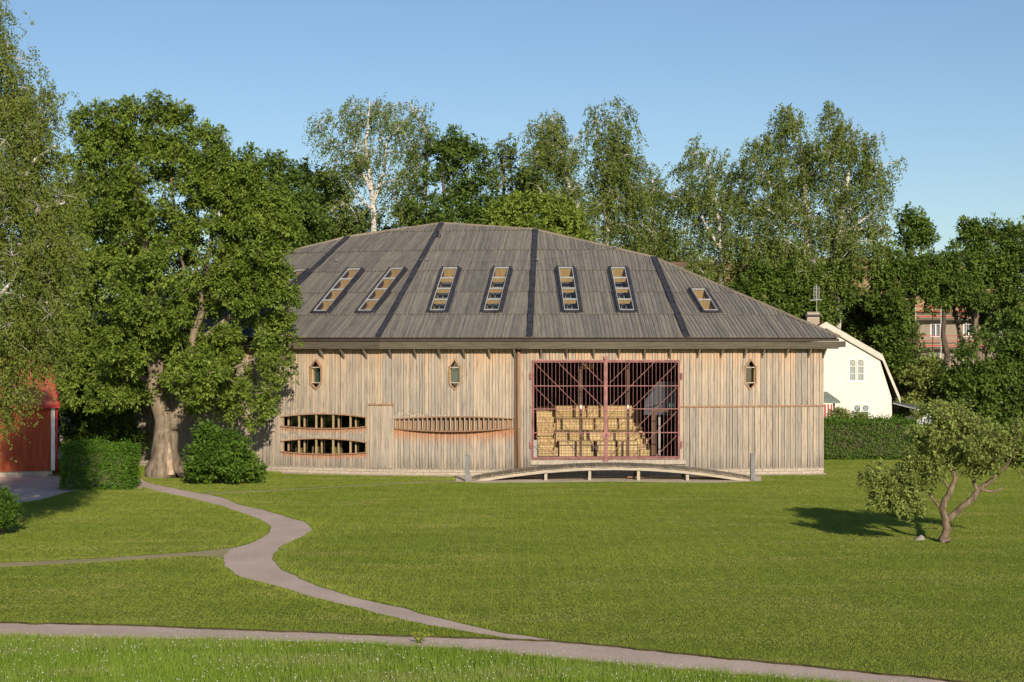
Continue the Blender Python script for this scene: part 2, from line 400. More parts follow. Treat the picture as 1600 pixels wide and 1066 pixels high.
path('worn_track', [(300, 771), (420, 766), (560, 758), (650, 752.5), (720, 751.0)], [(300, 774), (420, 767.8), (560, 760), (650, 754.8), (720, 753.5)], 0.003, M['worn'])
path('gravel_edge', [(440, 737), (598, 741), (828, 743.3), (1068, 742.5), (1292, 739)], [(440, 740.5), (598, 744), (828, 746.3), (1068, 745.5), (1292, 742)], 0.0045, M['pebble'])
path('gravel_bed', [(712, 744.5), (900, 744.5), (1050, 744.5), (1190, 744.5)], [(712, 753), (760, 755.5), (950, 753), (1120, 755), (1190, 752)], 0.006, M['pebble'])

A = PATHS[1][0]; mb = MB(); e2 = A[A[:, 0].argsort()]
for i in range(len(e2) - 1):
    a, b = e2[i], e2[i + 1]; mb.face([(a[0], a[1], .0), (b[0], b[1], .0), (b[0], b[1], .05), (a[0], a[1], .05)]); mb.face([(a[0], a[1], .05), (b[0], b[1], .05), (b[0], b[1] + .25, .0), (a[0], a[1] + .25, .0)])
M['turfedge'] = plain('dark turf edge', (0.07, 0.065, 0.03), 0.95, 0.1, .3)
tag(mb.build('turf_edge', M['turfedge']), kind='structure')

# path polygons rasterised so that grass keeps off them (2.5 cm cells)
GX0, GY0, CELL = -30.0, 28.0, 0.05
mask = np.zeros((1400, 1300), bool)       # [ix, iy]
for A, B in PATHS:
    for i in range(239):
        q = np.array([A[i], B[i], B[i + 1], A[i + 1]])
        n = max(3, int(max(np.hypot(*(B[i] - A[i])), 0.1) / CELL * 1.6)); m2 = max(3, int(max(np.hypot(*(A[i + 1] - A[i])), np.hypot(*(B[i + 1] - B[i]))) / CELL * 1.6))
        s, t = np.meshgrid(np.linspace(0, 1, n), np.linspace(0, 1, m2)); s = s[..., None]; t = t[..., None]
        p = ((q[0] * (1 - s) + q[1] * s) * (1 - t) + (q[3] * (1 - s) + q[2] * s) * t).reshape(-1, 2)
        ix = ((p[:, 0] - GX0) / CELL).astype(int); iy = ((p[:, 1] - GY0) / CELL).astype(int)
        ok = (ix >= 0) & (ix < 1400) & (iy >= 0) & (iy < 1300); mask[ix[ok], iy[ok]] = True
def onpath(x, y):
    ix = ((x - GX0) / CELL).astype(int); iy = ((y - GY0) / CELL).astype(int)
    ok = (ix >= 0) & (ix < 1400) & (iy >= 0) & (iy < 1300); r = np.zeros(x.shape, bool); r[ok] = mask[ix[ok], iy[ok]]; return r

def quads_mesh(name, V, nper, rnd, tri=False):
    """V: (N*k,3) vertices, k per face"""
    me = bpy.data.meshes.new(name); N = len(V) // nper
    me.vertices.add(len(V)); me.vertices.foreach_set('co', V.astype(np.float32).ravel())
    me.loops.add(len(V)); me.loops.foreach_set('vertex_index', np.arange(len(V), dtype=np.int32))
    me.polygons.add(N); me.polygons.foreach_set('loop_start', np.arange(0, len(V), nper, dtype=np.int32))
    me.update(calc_edges=True)
    a = me.attributes.new('rnd', 'FLOAT', 'FACE'); a.data.foreach_set('value', rnd.astype(np.float32))
    return me
def blades(x, y, h, w, lean=0.45):
    n = len(x); a = RNG.uniform(0, 2 * np.pi, n); b = RNG.uniform(0, 2 * np.pi, n); l = RNG.uniform(0.1, 1, n) * lean * h
    dx, dy = np.cos(a) * w / 2, np.sin(a) * w / 2
    V = np.empty((n, 3, 3)); V[:, 0] = np.stack([x - dx, y - dy, np.zeros(n)], 1); V[:, 1] = np.stack([x + dx, y + dy, np.zeros(n)], 1)
    V[:, 2] = np.stack([x + np.cos(b) * l, y + np.sin(b) * l, h], 1)
    return V.reshape(-1, 3)
PC = 0.5; patches = bpy.data.collections.new('grass_patches')
def inbuilding(x, y):
    y0 = np.interp(x, [-26, -18.8, -12.8, -6.15, .85, 8.1, 15.0], [95, 86.3, 82.7, 80.45, 79.6, 79.9, 81.3]); return (x > -26) & (x < 15) & (y > y0 + .02)
def make_patch(kind):
    n = 260 if kind == 'lawn' else 210
    x = RNG.uniform(-PC / 2 - .02, PC / 2 + .02, n); y = RNG.uniform(-PC / 2 - .02, PC / 2 + .02, n)
    if kind == 'lawn': V = blades(x, y, RNG.uniform(0.012, 0.030, n), RNG.uniform(0.010, 0.016, n), 0.8)
    else: V = blades(x, y, RNG.uniform(0.07, 0.24, n) , RNG.uniform(0.007, 0.014, n), 0.6)
    return quads_mesh('patch', V, 3, RNG.uniform(0, 1, n))
lawn_p = [bpy.data.objects.new('grass_patch', make_patch('lawn')) for _ in range(5)]
mead_p = [bpy.data.objects.new('meadow_patch', make_patch('meadow')) for _ in range(5)]
c1 = bpy.data.collections.new('lawn_patches'); c2 = bpy.data.collections.new('meadow_patches')
for o in lawn_p: o.data.materials.append(M['grass']); c1.objects.link(o)
for o in mead_p: o.data.materials.append(M['meadow']); c2.objects.link(o)
def gn_scatter(name, pts, rot, scl, coll):
    me = bpy.data.meshes.new(name); me.vertices.add(len(pts)); me.vertices.foreach_set('co', pts.astype(np.float32).ravel())
    for nm, dat in (('rot', rot), ('scl', scl)):
        a = me.attributes.new(nm, 'FLOAT', 'POINT'); a.data.foreach_set('value', dat.astype(np.float32))
    ob = link(name, me, None); g = bpy.data.node_groups.new(name, 'GeometryNodeTree')
    g.interface.new_socket('Geometry', in_out='INPUT', socket_type='NodeSocketGeometry'); g.interface.new_socket('Geometry', in_out='OUTPUT', socket_type='NodeSocketGeometry')
    N = g.nodes.new; i = N('NodeGroupInput'); o = N('NodeGroupOutput'); ci = N('GeometryNodeCollectionInfo'); ci.inputs[0].default_value = coll; ci.inputs['Separate Children'].default_value = True; ci.inputs['Reset Children'].default_value = True
    ip = N('GeometryNodeInstanceOnPoints'); ip.inputs['Pick Instance'].default_value = True
    a1 = N('GeometryNodeInputNamedAttribute'); a1.data_type = 'FLOAT'; a1.inputs[0].default_value = 'rot'
    a2 = N('GeometryNodeInputNamedAttribute'); a2.data_type = 'FLOAT'; a2.inputs[0].default_value = 'scl'
    cx = N('ShaderNodeCombineXYZ'); cs = N('ShaderNodeCombineXYZ'); cs.inputs[0].default_value = 1; cs.inputs[1].default_value = 1
    L = g.links.new; L(a1.outputs[0], cx.inputs[2]); L(a2.outputs[0], cs.inputs[2])
    L(i.outputs[0], ip.inputs['Points']); L(ci.outputs[0], ip.inputs['Instance']); L(cx.outputs[0], ip.inputs['Rotation']); L(cs.outputs[0], ip.inputs['Scale']); L(ip.outputs[0], o.inputs[0])
    md = ob.modifiers.new('scatter', 'NODES'); md.node_group = g
    return ob
gx, gy = np.meshgrid(np.arange(-30, 34, PC), np.arange(27.5, 108, PC), indexing='ij'); gx = gx.ravel() + PC / 2; gy = gy.ravel() + PC / 2
vis = (np.abs(gx) < 0.325 * gy + 1.2) & ~inbuilding(gx, gy - 0.3)
gx, gy = gx[vis], gy[vis]
near = np.zeros(len(gx), bool)
for ox in np.linspace(-.27, .27, 7):
    for oy in np.linspace(-.27, .27, 7): near |= onpath(gx + ox, gy + oy)
near |= inbuilding(gx, gy + .3)
roadB = PATHS[1][1]; o_ = np.argsort(roadB[:, 0]); ylow = np.interp(gx, roadB[o_, 0], roadB[o_, 1])
front = gy < ylow
full = ~near
def mk_sc(sel, name, coll, s0, s1):
    P = np.c_[gx[sel], gy[sel], np.full(sel.sum(), 0.001)]; n = len(P)
    return gn_scatter(name, P, RNG.integers(0, 4, n) * (np.pi / 2), RNG.uniform(s0, s1, n), coll)
tag(mk_sc(full & ~front, 'lawn_grass', c1, .8, 1.25), 'short mown green grass covering the lawn', 'grass', kind='stuff')
tag(mk_sc(full & front, 'meadow_grass', c2, .7, 1.2), 'longer unmown grass in the strip before the near path', 'grass', kind='stuff')
# ragged edge blades along the paths
ex, ey = gx[near], gy[near]; k = 190
x = (ex[:, None] + RNG.uniform(-PC / 2, PC / 2, (len(ex), k))).ravel(); y = (ey[:, None] + RNG.uniform(-PC / 2, PC / 2, (len(ex), k))).ravel()
ok = ~onpath(x, y) & ~inbuilding(x, y); x, y = x[ok], y[ok]; yl = np.interp(x, roadB[o_, 0], roadB[o_, 1]); fr_ = y < yl
hh = np.where(fr_, RNG.uniform(0.06, 0.18, len(x)), RNG.uniform(0.02, 0.085, len(x)))
me = quads_mesh('verge_grass', blades(x, y, hh, RNG.uniform(.009, .016, len(x)), .7), 3, RNG.uniform(0, 1, len(x)))
tag(link('verge_grass', me, M['grass']), 'ragged grass blades along the edges of the paths', 'grass', kind='stuff')
# clover heads and small flowers in the long grass and lawn
def flowers():
    n = 1500; x = RNG.uniform(-12, 9, n); y = RNG.uniform(30, 35.2, n); yl = np.interp(x, roadB[o_, 0], roadB[o_, 1]); ok = y < yl - .15; x, y = x[ok], y[ok]
    n2 = 1800; x2 = RNG.uniform(-22, 22, n2); y2 = RNG.uniform(35, 78, n2)
    cl = np.sin(x2 * .7 + np.sin(y2 * .4) * 2) + np.sin(y2 * .9) > .2; ok2 = (np.abs(x2) < .31 * y2) & ~onpath(x2, y2) & cl; x2, y2 = x2[ok2], y2[ok2]
    X = np.r_[x, x2]; Y = np.r_[y, y2]; Z = np.r_[RNG.uniform(.10, .2, len(x)), np.full(len(x2), .055)]; S = np.r_[RNG.uniform(.006, .013, len(x)), RNG.uniform(.006, .011, len(x2))]
    o6 = np.array([(1, 0, 0), (0, 1, 0), (-1, 0, 0), (0, -1, 0), (0, 0, 1), (0, 0, -1)], float); fc = [(0, 1, 4), (1, 2, 4), (2, 3, 4), (3, 0, 4), (1, 0, 5), (2, 1, 5), (3, 2, 5), (0, 3, 5)]
    C = np.stack([X, Y, Z], 1); V = C[:, None, None, :] + S[:, None, None, None] * o6[np.array(fc)][None]
    m = quads_mesh('clover_flowers', V.reshape(-1, 3), 3, np.repeat(RNG.uniform(0, 1, len(X)), 8)); return m
tag(link('clover_flowers', flowers(), M['white']), 'tiny white clover heads dotted through the grass', 'flowers', kind='stuff')

# ------------------------------------------------------------------ the barn
WP = [(-29.5, 97.5), (-24.2, 91.0), (-18.8, 86.3), (-12.8, 82.7), (-6.15, 80.45), (.85, 79.6), (8.1, 79.9), (15.0, 81.3)]
WP = [Vector((a, b, 0)) for a, b in WP]
NF = len(WP) - 1
barn = thing('wooden_barn', (0.85, 79.6, 0), 'large weathered timber barn with faceted grey plank roof, skylights and wide barred opening', 'barn')
Tn = [(WP[i + 1] - WP[i]).normalized() for i in range(NF)]
Nn = [Vector((t.y, -t.x, 0)) for t in Tn]        # outward, towards the camera
Z3 = Vector((0, 0, 1))
def wall_frame(i, off=0.0): return (WP[i] + Nn[i] * off, Tn[i], Z3, Nn[i])
def wuv(i, px, py):
    """photo pixel -> (u, height) on wall facet i"""
    d = Vector(((px - 800) / F, 1, -(py - YH) / F)); O = Vector((0, 0, H)); t = (WP[i] - O).dot(Nn[i]) / d.dot(Nn[i]); p = O + d * t
    return ((p - WP[i]).dot(Tn[i]), p.z)
def plan_off(d):
    """wall line moved outwards by d, mitred"""
    out = []
    for i, p in enumerate(WP):
        if i == 0: out.append(p + Nn[0] * d - Tn[0] * d)
        elif i == NF: out.append(p + Nn[-1] * d + Tn[-1] * d * .9)
        else:
            b = (Nn[i - 1] + Nn[i]).normalized(); out.append(p + b * (d / b.dot(Nn[i])))
    return out
EO = 0.62; EZ = 6.50; SL = R(28.5)
EV = [Vector((p.x, p.y, EZ)) for p in plan_off(EO)]
WALLTOP = 6.28

# openings on each wall facet, as convex polygons in (u, z)
holes = {i: [] for i in range(NF)}
A_, B_, C_, D_ = 3, 4, 5, 6
gate_l, gate_b = wuv(C_, 832, 716); gate_r, gate_t = wuv(C_, 1061, 564)
holes[C_].append(rect(gate_l, gate_b, gate_r, gate_t))
hexes = []
for fi, cx in ((A_, 494.5), (B_, 711), (D_, 1172)):
    u0, z0 = wuv(fi, cx, 607); _, z1 = wuv(fi, cx, 598); _, z2 = wuv(fi, cx, 574); _, z3 = wuv(fi, cx, 563); ul, _ = wuv(fi, cx - 7.5, 585); ur, _ = wuv(fi, cx + 7.5, 585)
    hx = [(u0, z0), (ur, z1), (ur, z2), (u0, z3), (ul, z2), (ul, z1)]; holes[fi].append(hx); hexes.append((fi, hx))
def lens(fi, x0, x1, yt0, ytm, yt1, yb0, ybm, yb1, n=8):
    P = []
    for k in range(n + 1):
        t = k / n; b = 4 * t * (1 - t); y = (yb0 * (1 - t) + yb1 * t) * 1.0; y += (ybm - (yb0 + yb1) / 2) * b; P.append(wuv(fi, x0 + (x1 - x0) * t, y))
    for k in range(n, -1, -1):
        t = k / n; b = 4 * t * (1 - t); y = yt0 * (1 - t) + yt1 * t + (ytm - (yt0 + yt1) / 2) * b; P.append(wuv(fi, x0 + (x1 - x0) * t, y))
    return P
strip1 = lens(A_, 440, 573, 652, 647.5, 653, 665, 669.0, 666); strip2 = lens(A_, 440, 573, 690, 686, 692, 705, 709, 706.5)
holes[A_] += [strip1, strip2]
hoodL = lens(B_, 616, 803, 655.5, 652.0, 655, 669, 673, 668)
holes[B_].append(hoodL)
SPLIT = wuv(D_, 1170, 634)[1]
for i in range(NF):
    L = (WP[i + 1] - WP[i]).length; mb = MB(); u = 0.0; k = 0
    while u < L - 1e-4:
        w = random.uniform(0.125, 0.175); u1 = min(u + w, L)
        if L - u1 < 0.06: u1 = L
        ua, ub = u + random.uniform(.005, .013), u1 - random.uniform(.005, .013)
        if i in (C_, D_): secs = [(0.27, SPLIT - .02, 0.0), (SPLIT + 0.0, WALLTOP, 0.03)]
        else: secs = [(0.27 , WALLTOP, 0.0)]
        for z0, z1, o in secs:
            z0 += random.uniform(-.012, .012) if z0 < 1 else 0
            for pc in (lambda ps: ps)(__import__('functools').reduce(subtract, holes[i], [rect(ua, z0, ub, z1)])):
                mb.prism(wall_frame(i), pc, -0.04, (0.0 if k % 2 else 0.022) + o + random.uniform(0, .005), random.random())
        u = u1; k += 1
    ex = []
    if i == B_: ex = [(hoodL[0][0] - .05, hoodL[8][0] + .05, hoodL[0][1] - .02, hoodL[0][1] - hoodL[4][1], .65)]
    if i == A_: ex = [(q_[0][0], q_[8][0], q_[0][1] - .02, q_[0][1] - q_[4][1], .28) for q_ in (strip1, strip2)]
    wm = wood('weathered cladding stained', GREY_, TAN_, ORG_, 4.9, 6.4, var=.52, rw=.5, extra=stained(ex)) if ex else M['wall']
    mb.build('wall', wm, barn)
    mb = MB()
    for pc in __import__('functools').reduce(subtract, holes[i], [rect(0, .2, L, WALLTOP)]): mb.prism(wall_frame(i), pc, -.10, -.045)
    mb.build('wall_backing', M['backing'], barn)
    # plinth: a low stone course a little behind the boards
    mb = MB(); mb.prism(wall_frame(i), rect(0, 0, L, 0.30), -0.30, 0.01 + .0007 * i, back=False); mb.build('plinth', M['stone'], barn)
# end and back walls
back = [Vector((13.4, 94.5, 0)), Vector((6.5, 97, 0)), Vector((-2, 99, 0)), Vector((-12, 103, 0)), Vector((-21, 107, 0))]
ring = [WP[-1]] + back + [WP[0]]
for a, b in zip(ring[:-1], ring[1:]):
    t = (b - a).normalized(); n = Vector((t.y, -t.x, 0)); L = (b - a).length; mb = MB(); u = 0; k = 0
    while u < L:
        w = .3; mb.prism((a, t, Z3, n), rect(u, 0, min(u + w, L), WALLTOP), -0.04, 0.02 if k % 2 else 0.0, random.random()); u += w; k += 1
    mb.build('wall', M['wall'], barn)

# split ledge on C and D, rusty coloured
for i, px0, px1 in ((C_, 1064, 1068), (D_, 1068, 1289), (C_, 822, 831)):
    a = max(0.02, wuv(i, px0, 634)[0]); b = min((WP[i + 1] - WP[i]).length - .003, wuv(i, px1, 634)[0])
    if i == C_ and px0 > 1000: b = (WP[i + 1] - WP[i]).length - .002
    mb = MB(); mb.prism(wall_frame(i), rect(a, SPLIT - .065, b, SPLIT + .015), 0.0, 0.062); mb.build('ledge', M['redwood'], barn)
a = wuv(A_, 577, 633)[0]; L3 = (WP[4] - WP[3]).length; mb = MB(); mb.prism(wall_frame(A_), rect(a, 3.30, L3, 3.38), 0.0, 0.10)
mb.prism(wall_frame(B_), rect(0, 3.301, wuv(B_, 615, 633)[0], 3.381), 0.0, 0.10); mb.build('ledge', M['redwood'], barn)
# narrow boarded panel under that ledge
mb = MB(); u = a + .06
while u < L3 - .06: mb.prism(wall_frame(A_), rect(u, .3, u + .14, 3.29), 0.0, .045 + random.uniform(0, .012), random.random()); u += .145
u = .02; ue = wuv(B_, 613, 633)[0]
while u < ue - .08: mb.prism(wall_frame(B_), rect(u, .3, u + .14, 3.29), 0.0, .045 + random.uniform(0, .012), random.random()); u += .145
mb.build('boarded_panel', M['wall'], barn)

# roof planes
def rf(i):   # roof frame of facet i: origin at eave left, u along eave, v up the slope, n up-outward
    t = (EV[i + 1] - EV[i]).normalized(); n0 = Vector((t.y, -t.x, 0)); w = (-n0 * math.cos(SL) + Z3 * math.sin(SL)); n = (n0 * math.sin(SL) + Z3 * math.cos(SL))
    return (EV[i], t, w, n)
RF = [rf(i) for i in range(NF)]
def ruv(i, px, py):
    O0, t, w, n = RF[i]; d = Vector(((px - 800) / F, 1, -(py - YH) / F)); O = Vector((0, 0, H)); k = (O0 - O).dot(n) / d.dot(n); p = O + d * k - O0
    return (p.dot(t), p.dot(w))
def hip_at(j, py):   # point on the hip line above eave vertex j at photo row py
    a, b = RF[j - 1], RF[j]; d = a[3].cross(b[3]); d = d if d.z > 0 else -d; d.normalize()
    lo, hi = 0.0, 40.0
    for _ in range(60):
        m_ = (lo + hi) / 2; p = EV[j] + d * m_; y = YH - F * (p.z - H) / p.y
        if y > py: lo = m_
        else: hi = m_
    return EV[j] + d * lo
rows = {1: 470, 2: 415, 3: 372, 4: 351, 5: 361, 6: 404}
RP = {j: hip_at(j, y) for j, y in rows.items()}
RP[0] = EV[0].copy(); RP[NF] = EV[NF].copy()
for j in (3, 4, 5, 6): print('ridge', j, 800 + F * RP[j].x / RP[j].y, YH - F * (RP[j].z - H) / RP[j].y, RP[j])
def uvof(i, p): q = p - RF[i][0]; return (q.dot(RF[i][1]), q.dot(RF[i][2]))
CV = 2.42
skyl = []
def add_sky(i, bx, n=4, y0=489, y1=418.5):
    (u, v) = ruv(i, bx, y0); v0 = CV + 0.06 if n == 4 else CV + .06; v1 = 3 * CV - 0.02 if n == 4 else 2 * CV
    skyl.append((i, u, v0, v1, n))
for bx in (503, 572): add_sky(A_, bx)
for bx in (684, 768): add_sky(B_, bx)
for bx in (893, 979): add_sky(C_, bx)
add_sky(D_, 1109, 2)
skyl.append((2, (EV[3] - EV[2]).length - 1.35, CV + .06, 3 * CV - .02, 4)); skyl.append((2, (EV[3] - EV[2]).length - 4.1, CV + .06, 3 * CV - .02, 4))
SWH = 0.36   # half width of a skylight opening
roofm = MB(); deckm = MB()
for i in range(NF):
    Lf = (EV[i + 1] - EV[i]).length
    poly = [(0, 0), (Lf, 0)] + ([uvof(i, RP[i + 1])] if i < NF - 1 else []) + ([uvof(i, RP[i])] if i > 0 else [])
    hs = [rect(u - SWH, v0, u + SWH, v1) for (f, u, v0, v1, n) in skyl if f == i]
    for pc in __import__('functools').reduce(subtract, hs, [poly]): deckm.prism(RF[i], pc, -0.16, -0.05)
    us = [p[0] for p in poly]; vmax = max(p[1] for p in poly); nrow = int(vmax / CV) + 1
    for c in range(nrow):
        u = min(us) - random.uniform(0, .1); k = 0
        while u < max(us):
            w = random.uniform(0.09, 0.11); hi = k % 2 == 0; lap = .008 if hi else -.004
            r0 = rect(u - lap, c * CV - (0.10 if c else 0.05) - random.uniform(0, .02), u + w + lap, (c + 1) * CV)
            q = intersect(r0, [(p[0], p[1] - .2) if p[1] < .01 else p for p in poly])
            if len(q) >= 3:
                for pc in __import__('functools').reduce(subtract, hs, [q]):
                    # lapped courses: each tilts up a little over the one below
                    O, t, w_, n_ = RF[i]; g = 0.075 / CV; wt = (w_ - n_ * g).normalized(); nt_ = (n_ + w_ * g).normalized()
                    fr2 = (O + w_ * (c * CV) + n_ * .080, t, wt, nt_)
                    roofm.prism(fr2, [(a_, b_ - c * CV) for a_, b_ in pc], -.03, 0.036 if hi else 0.0, random.random())
            u += w; k += 1
roofm.build('roof_planks', M['roof'], barn); deckm.build('roof_deck', M['darkwood'], barn)
# rear roof behind the ridge
mb = MB(); bz = [Vector((p.x, p.y + .6, 6.4)) for p in back]
front_r = [RP[7], RP[6], RP[5], RP[4], RP[3], RP[2], RP[1], RP[0]]; rear = [bz[0], bz[1], bz[2], bz[2], bz[3], bz[3], bz[4], Vector((WP[0].x, WP[0].y + .4, 6.4))]
for a, b, c, d in zip(front_r[:-1], front_r[1:], rear[1:], rear[:-1]):
    e1, e2 = a, b
    pts = [a, d, c, b] if (c - d).length > .01 else [a, d, b]
    mb.face([p + Z3 * .02 for p in pts]); mb.face([p - Z3 * .12 for p in pts][::-1])
mb.face([RP[7] + Z3 * .02, EV[7] + Z3 * .021, bz[0]])
mb.build('rear_roof', M['roof'], barn)
# ridge trim board along the top edge, dark flashing on the hips
mb = MB()
for j in range(1, NF): mb.bar(RP[j] + Z3 * .09, RP[j + 1] + Z3 * .09, .12, .10)
mb.build('ridge_board', M['greywood'], barn)
for j in range(1, NF):
    mb = MB(); d = (RP[j] - EV[j]); nn = (RF[j - 1][3] + RF[j][3]).normalized(); z = d.normalized(); x = z.cross(nn).normalized()
    mb.box((EV[j] + RP[j]) / 2 + nn * .125 - z * .05, (.24, .03, d.length + .05), axes=(x, nn, z))
    for s in (-1, 1): mb.box((EV[j] + RP[j]) / 2 + nn * .15 - z * .05 + x * (s * .125), (.03, .05, d.length + .04), axes=(x, nn, z))
    k = 0.6
    while k < d.length: mb.box(EV[j] + z * k + nn * .148, (.05, .03, .05), axes=(x, nn, z)); k += .8
    mb.build('hip_flashing', M['flash'], barn)
# eave: gutter board and fascia following the facets
FO = plan_off(EO - .06)
mbf, mbg, mbs = MB(), MB(), MB()
for i in range(NF):
    a, b = FO[i], FO[i + 1]; t = (b - a).normalized(); n = Vector((t.y, -t.x, 0)); L = (b - a).length
    mbf.prism((Vector((a.x, a.y, 0)), Z3, t, n), rect(5.99, 0, 6.34, L), -.05, 0.0, .3 + .4 * random.random())
    mbg.prism((Vector((a.x, a.y, 0)), t, Z3, n), rect(0, 6.355, L, 6.44), -.06, 0.07, .3)
    mbs.face([Vector((a.x, a.y, 6.345)), Vector((b.x, b.y, 6.345)), Vector((WP[i + 1].x, WP[i + 1].y, 6.345)), Vector((WP[i].x, WP[i].y, 6.345))])
t7 = Tn[-1]; e = FO[-1]; mbf.bar((e.x, e.y, 6.2), (e.x + .45, e.y + .55, 6.22), .05, .28); mbf.bar((e.x, e.y, 6.17), (e.x - 1.2, e.y + 13, 6.17), .05, .34)
mbf.build('fascia', M['fascia'], barn); mbg.build('gutter', M['gutter'], barn); mbs.build('soffit', M['darkwood'], barn)
# roof overhang over the right end, resting on the fascia
# brackets
bxs = [486, 505.5, 538, 573.5, 611, 650, 687.5, 726, 765.5, 805, 845, 884.5, 927, 966.5, 1006, 1046, 1089, 1125, 1162, 1190, 1226.5, 1262, 1285]
bxs = [380, 415, 450] + bxs[1:]
for bx in bxs:
    fi = max(i for i in range(NF) if 800 + F * WP[i].x / WP[i].y <= bx + 1); u = wuv(fi, bx, 556)[0]; O = WP[fi] + Tn[fi] * u; n = Nn[fi]; mb = MB()
    t = Tn[fi]
    P = [(0.03, 5.50), (0.03, 5.66), (0.50, 6.26), (0.555, 6.26), (0.555, 6.02)]
    for s_ in (1,):
        A = [O + n * a_ + Z3 * b_ - t * .035 for a_, b_ in P]; Bq = [p + t * .07 for p in A]; r_ = random.random()
        mb.face(A, [(0, b_) for a_, b_ in P], r_); mb.face(Bq[::-1], [(0, b_) for a_, b_ in P][::-1], r_)
        for i in range(5):
            j = (i + 1) % 5; mb.face([A[j], A[i], Bq[i], Bq[j]], [(0, P[j][1]), (0, P[i][1]), (.07, P[i][1]), (.07, P[j][1])], r_)
    mb.build('bracket', M['greywood'], barn)
# downpipe
u = wuv(B_, 811, 640)[0]; O = WP[B_] + Tn[B_] * u + Nn[B_] * .12; mb = MB(); mb.tube([(O.x, O.y, .25), (O.x, O.y, 6.0)], .075, 10)
mb.tube([(O.x, O.y, 5.95), (O.x, O.y - .3, 6.3)], .07, 8); mb.build('downpipe', M['redwood'], barn, True)
mb = MB()
mb.bar(O + Tn[B_] * -.16 + Z3 * .3 - Nn[B_] * .08, O + Tn[B_] * -.16 + Z3 * 6.2 - Nn[B_] * .08, .10, .10); mb.build('corner_post', M['darkwood'], barn)
# roof vent pipe and lightning wire
mb = MB(); i = A_; u, v = ruv(A_, 686, 372); O, t, w, n = RF[A_]; p = O + t * u + w * v; mb.tube([p, p + Z3 * .5], .06, 8); mb.tube([p + Z3 * .0, p + Z3 * .16], .11, 8); mb.tube([p + Z3 * .5, p + Z3 * .54], .085, 8); mb.build('vent_pipe', M['black'], barn)
def rp(i, px, py, h=.2): O, t, w, n = RF[i]; u, v = ruv(i, px, py); return O + t * u + w * v + n * h
mb = MB(); mb.tube([rp(A_, 480, 394), rp(A_, 527, 412), rp(A_, 600, 413), rp(B_, 668, 411), rp(B_, 760, 413), rp(B_, 836, 411, .22)], .007, 4); mb.tube([rp(C_, 836, 411, .22), rp(C_, 880, 406), rp(C_, 930, 396.5), rp(C_, 965, 391)], .007, 4)
for i, x, y in ((A_, 527, 412), (B_, 668, 411), (C_, 840, 411), (C_, 960, 391)): mb.box(rp(i, x, y, .2), (.12, .08, .06))
mb.build('lightning_wire', M['greypaint'], barn)

# skylights
for (i, u, v0, v1, n) in skyl:
    O, t, w, nn = RF[i]; lift = .14
    sk = MB()
    for s in (-1, 1):
        a = u + s * (SWH + .05); sk.prism(RF[i], rect(a - .055, v0 - .05, a + .055, v1 + .05), -.05, .23)
        a2 = u + s * (SWH + .15); sk.prism(RF[i], rect(a2 - .045, v0 - .10, a2 + .045, v1 + .05), .03, .135)
    sk.prism(RF[i], rect(u - SWH + .005, v0 - .14, u + SWH - .005, v0 + .02), -.05, .19); sk.prism(RF[i], rect(u - SWH + .005, v1 - .02, u + SWH - .005, v1 + .06), -.05, .2)
    root = sk.build('skylight', M['flash'], barn)
    fm = MB(); ph = (v1 - v0) / n
    for k in range(n + 1):
        vv = v0 + ph * k; vv = min(max(vv, v0 + .055), v1 - .05); fm.prism(RF[i], rect(u - SWH + .002, vv - .03, u + SWH - .002, vv + .03), .15, .205)
    for s in (-1, 1): a = u + s * (SWH - .02); fm.prism(RF[i], rect(a - .018, v0 + .03, a + .018, v1 - .03), .15, .21)
    fm.build('skylight_frame', M['alu'], root)
    for k in range(n):
        pm = MB(); pm.prism(RF[i], rect(u - SWH + .04, v0 + ph * k + .03, u + SWH - .04, v0 + ph * (k + 1) - .03), .165, .171); pm.build('pane', M['skyglass'], root)
    # lining: pine reveals of the shaft and its cross walls
    ln = MB(); deep = .95
    for s in (-1, 1): a = u + s * (SWH + .012); ln.prism(RF[i], rect(a - .011, v0, a + .011, v1), -deep, .12)
    ln.prism(RF[i], rect(u - SWH, v1 - .05, u + SWH, v1 - .021), -deep, .12)
    for k in range(1, n):
        vv = v0 + ph * k; ln.prism(RF[i], rect(u - SWH, vv - .02, u + SWH, vv + .02), -deep * (.55 if i in (A_, 2, D_) else .06), .11)
    if i in (A_, 2, D_): ln.prism(RF[i], rect(u - SWH, v0 + .01, u + SWH, v1 - .03), -.62, -.60)
    ln.build('shaft_lining', M['yellow'], root)
    if i in (B_, C_):
        lt = MB()
        for k in range(n - 1):
            vv = v0 + ph * k
            for q in (.33, .66): lt.prism(RF[i], rect(u - SWH, vv + ph * q - .02, u + SWH, vv + ph * q + .02), -.40, -.36)
            for q in (-.12, .12): lt.prism(RF[i], rect(u + q - .018, vv, u + q + .018, vv + ph), -.36, -.32)
        lt.build('lattice', M['alu'], root); bk = MB(); bk.prism(RF[i], rect(u - SWH, v0, u + SWH, v1), -.50, -.46); bk.build('shaft_floor', M['slate'], root)

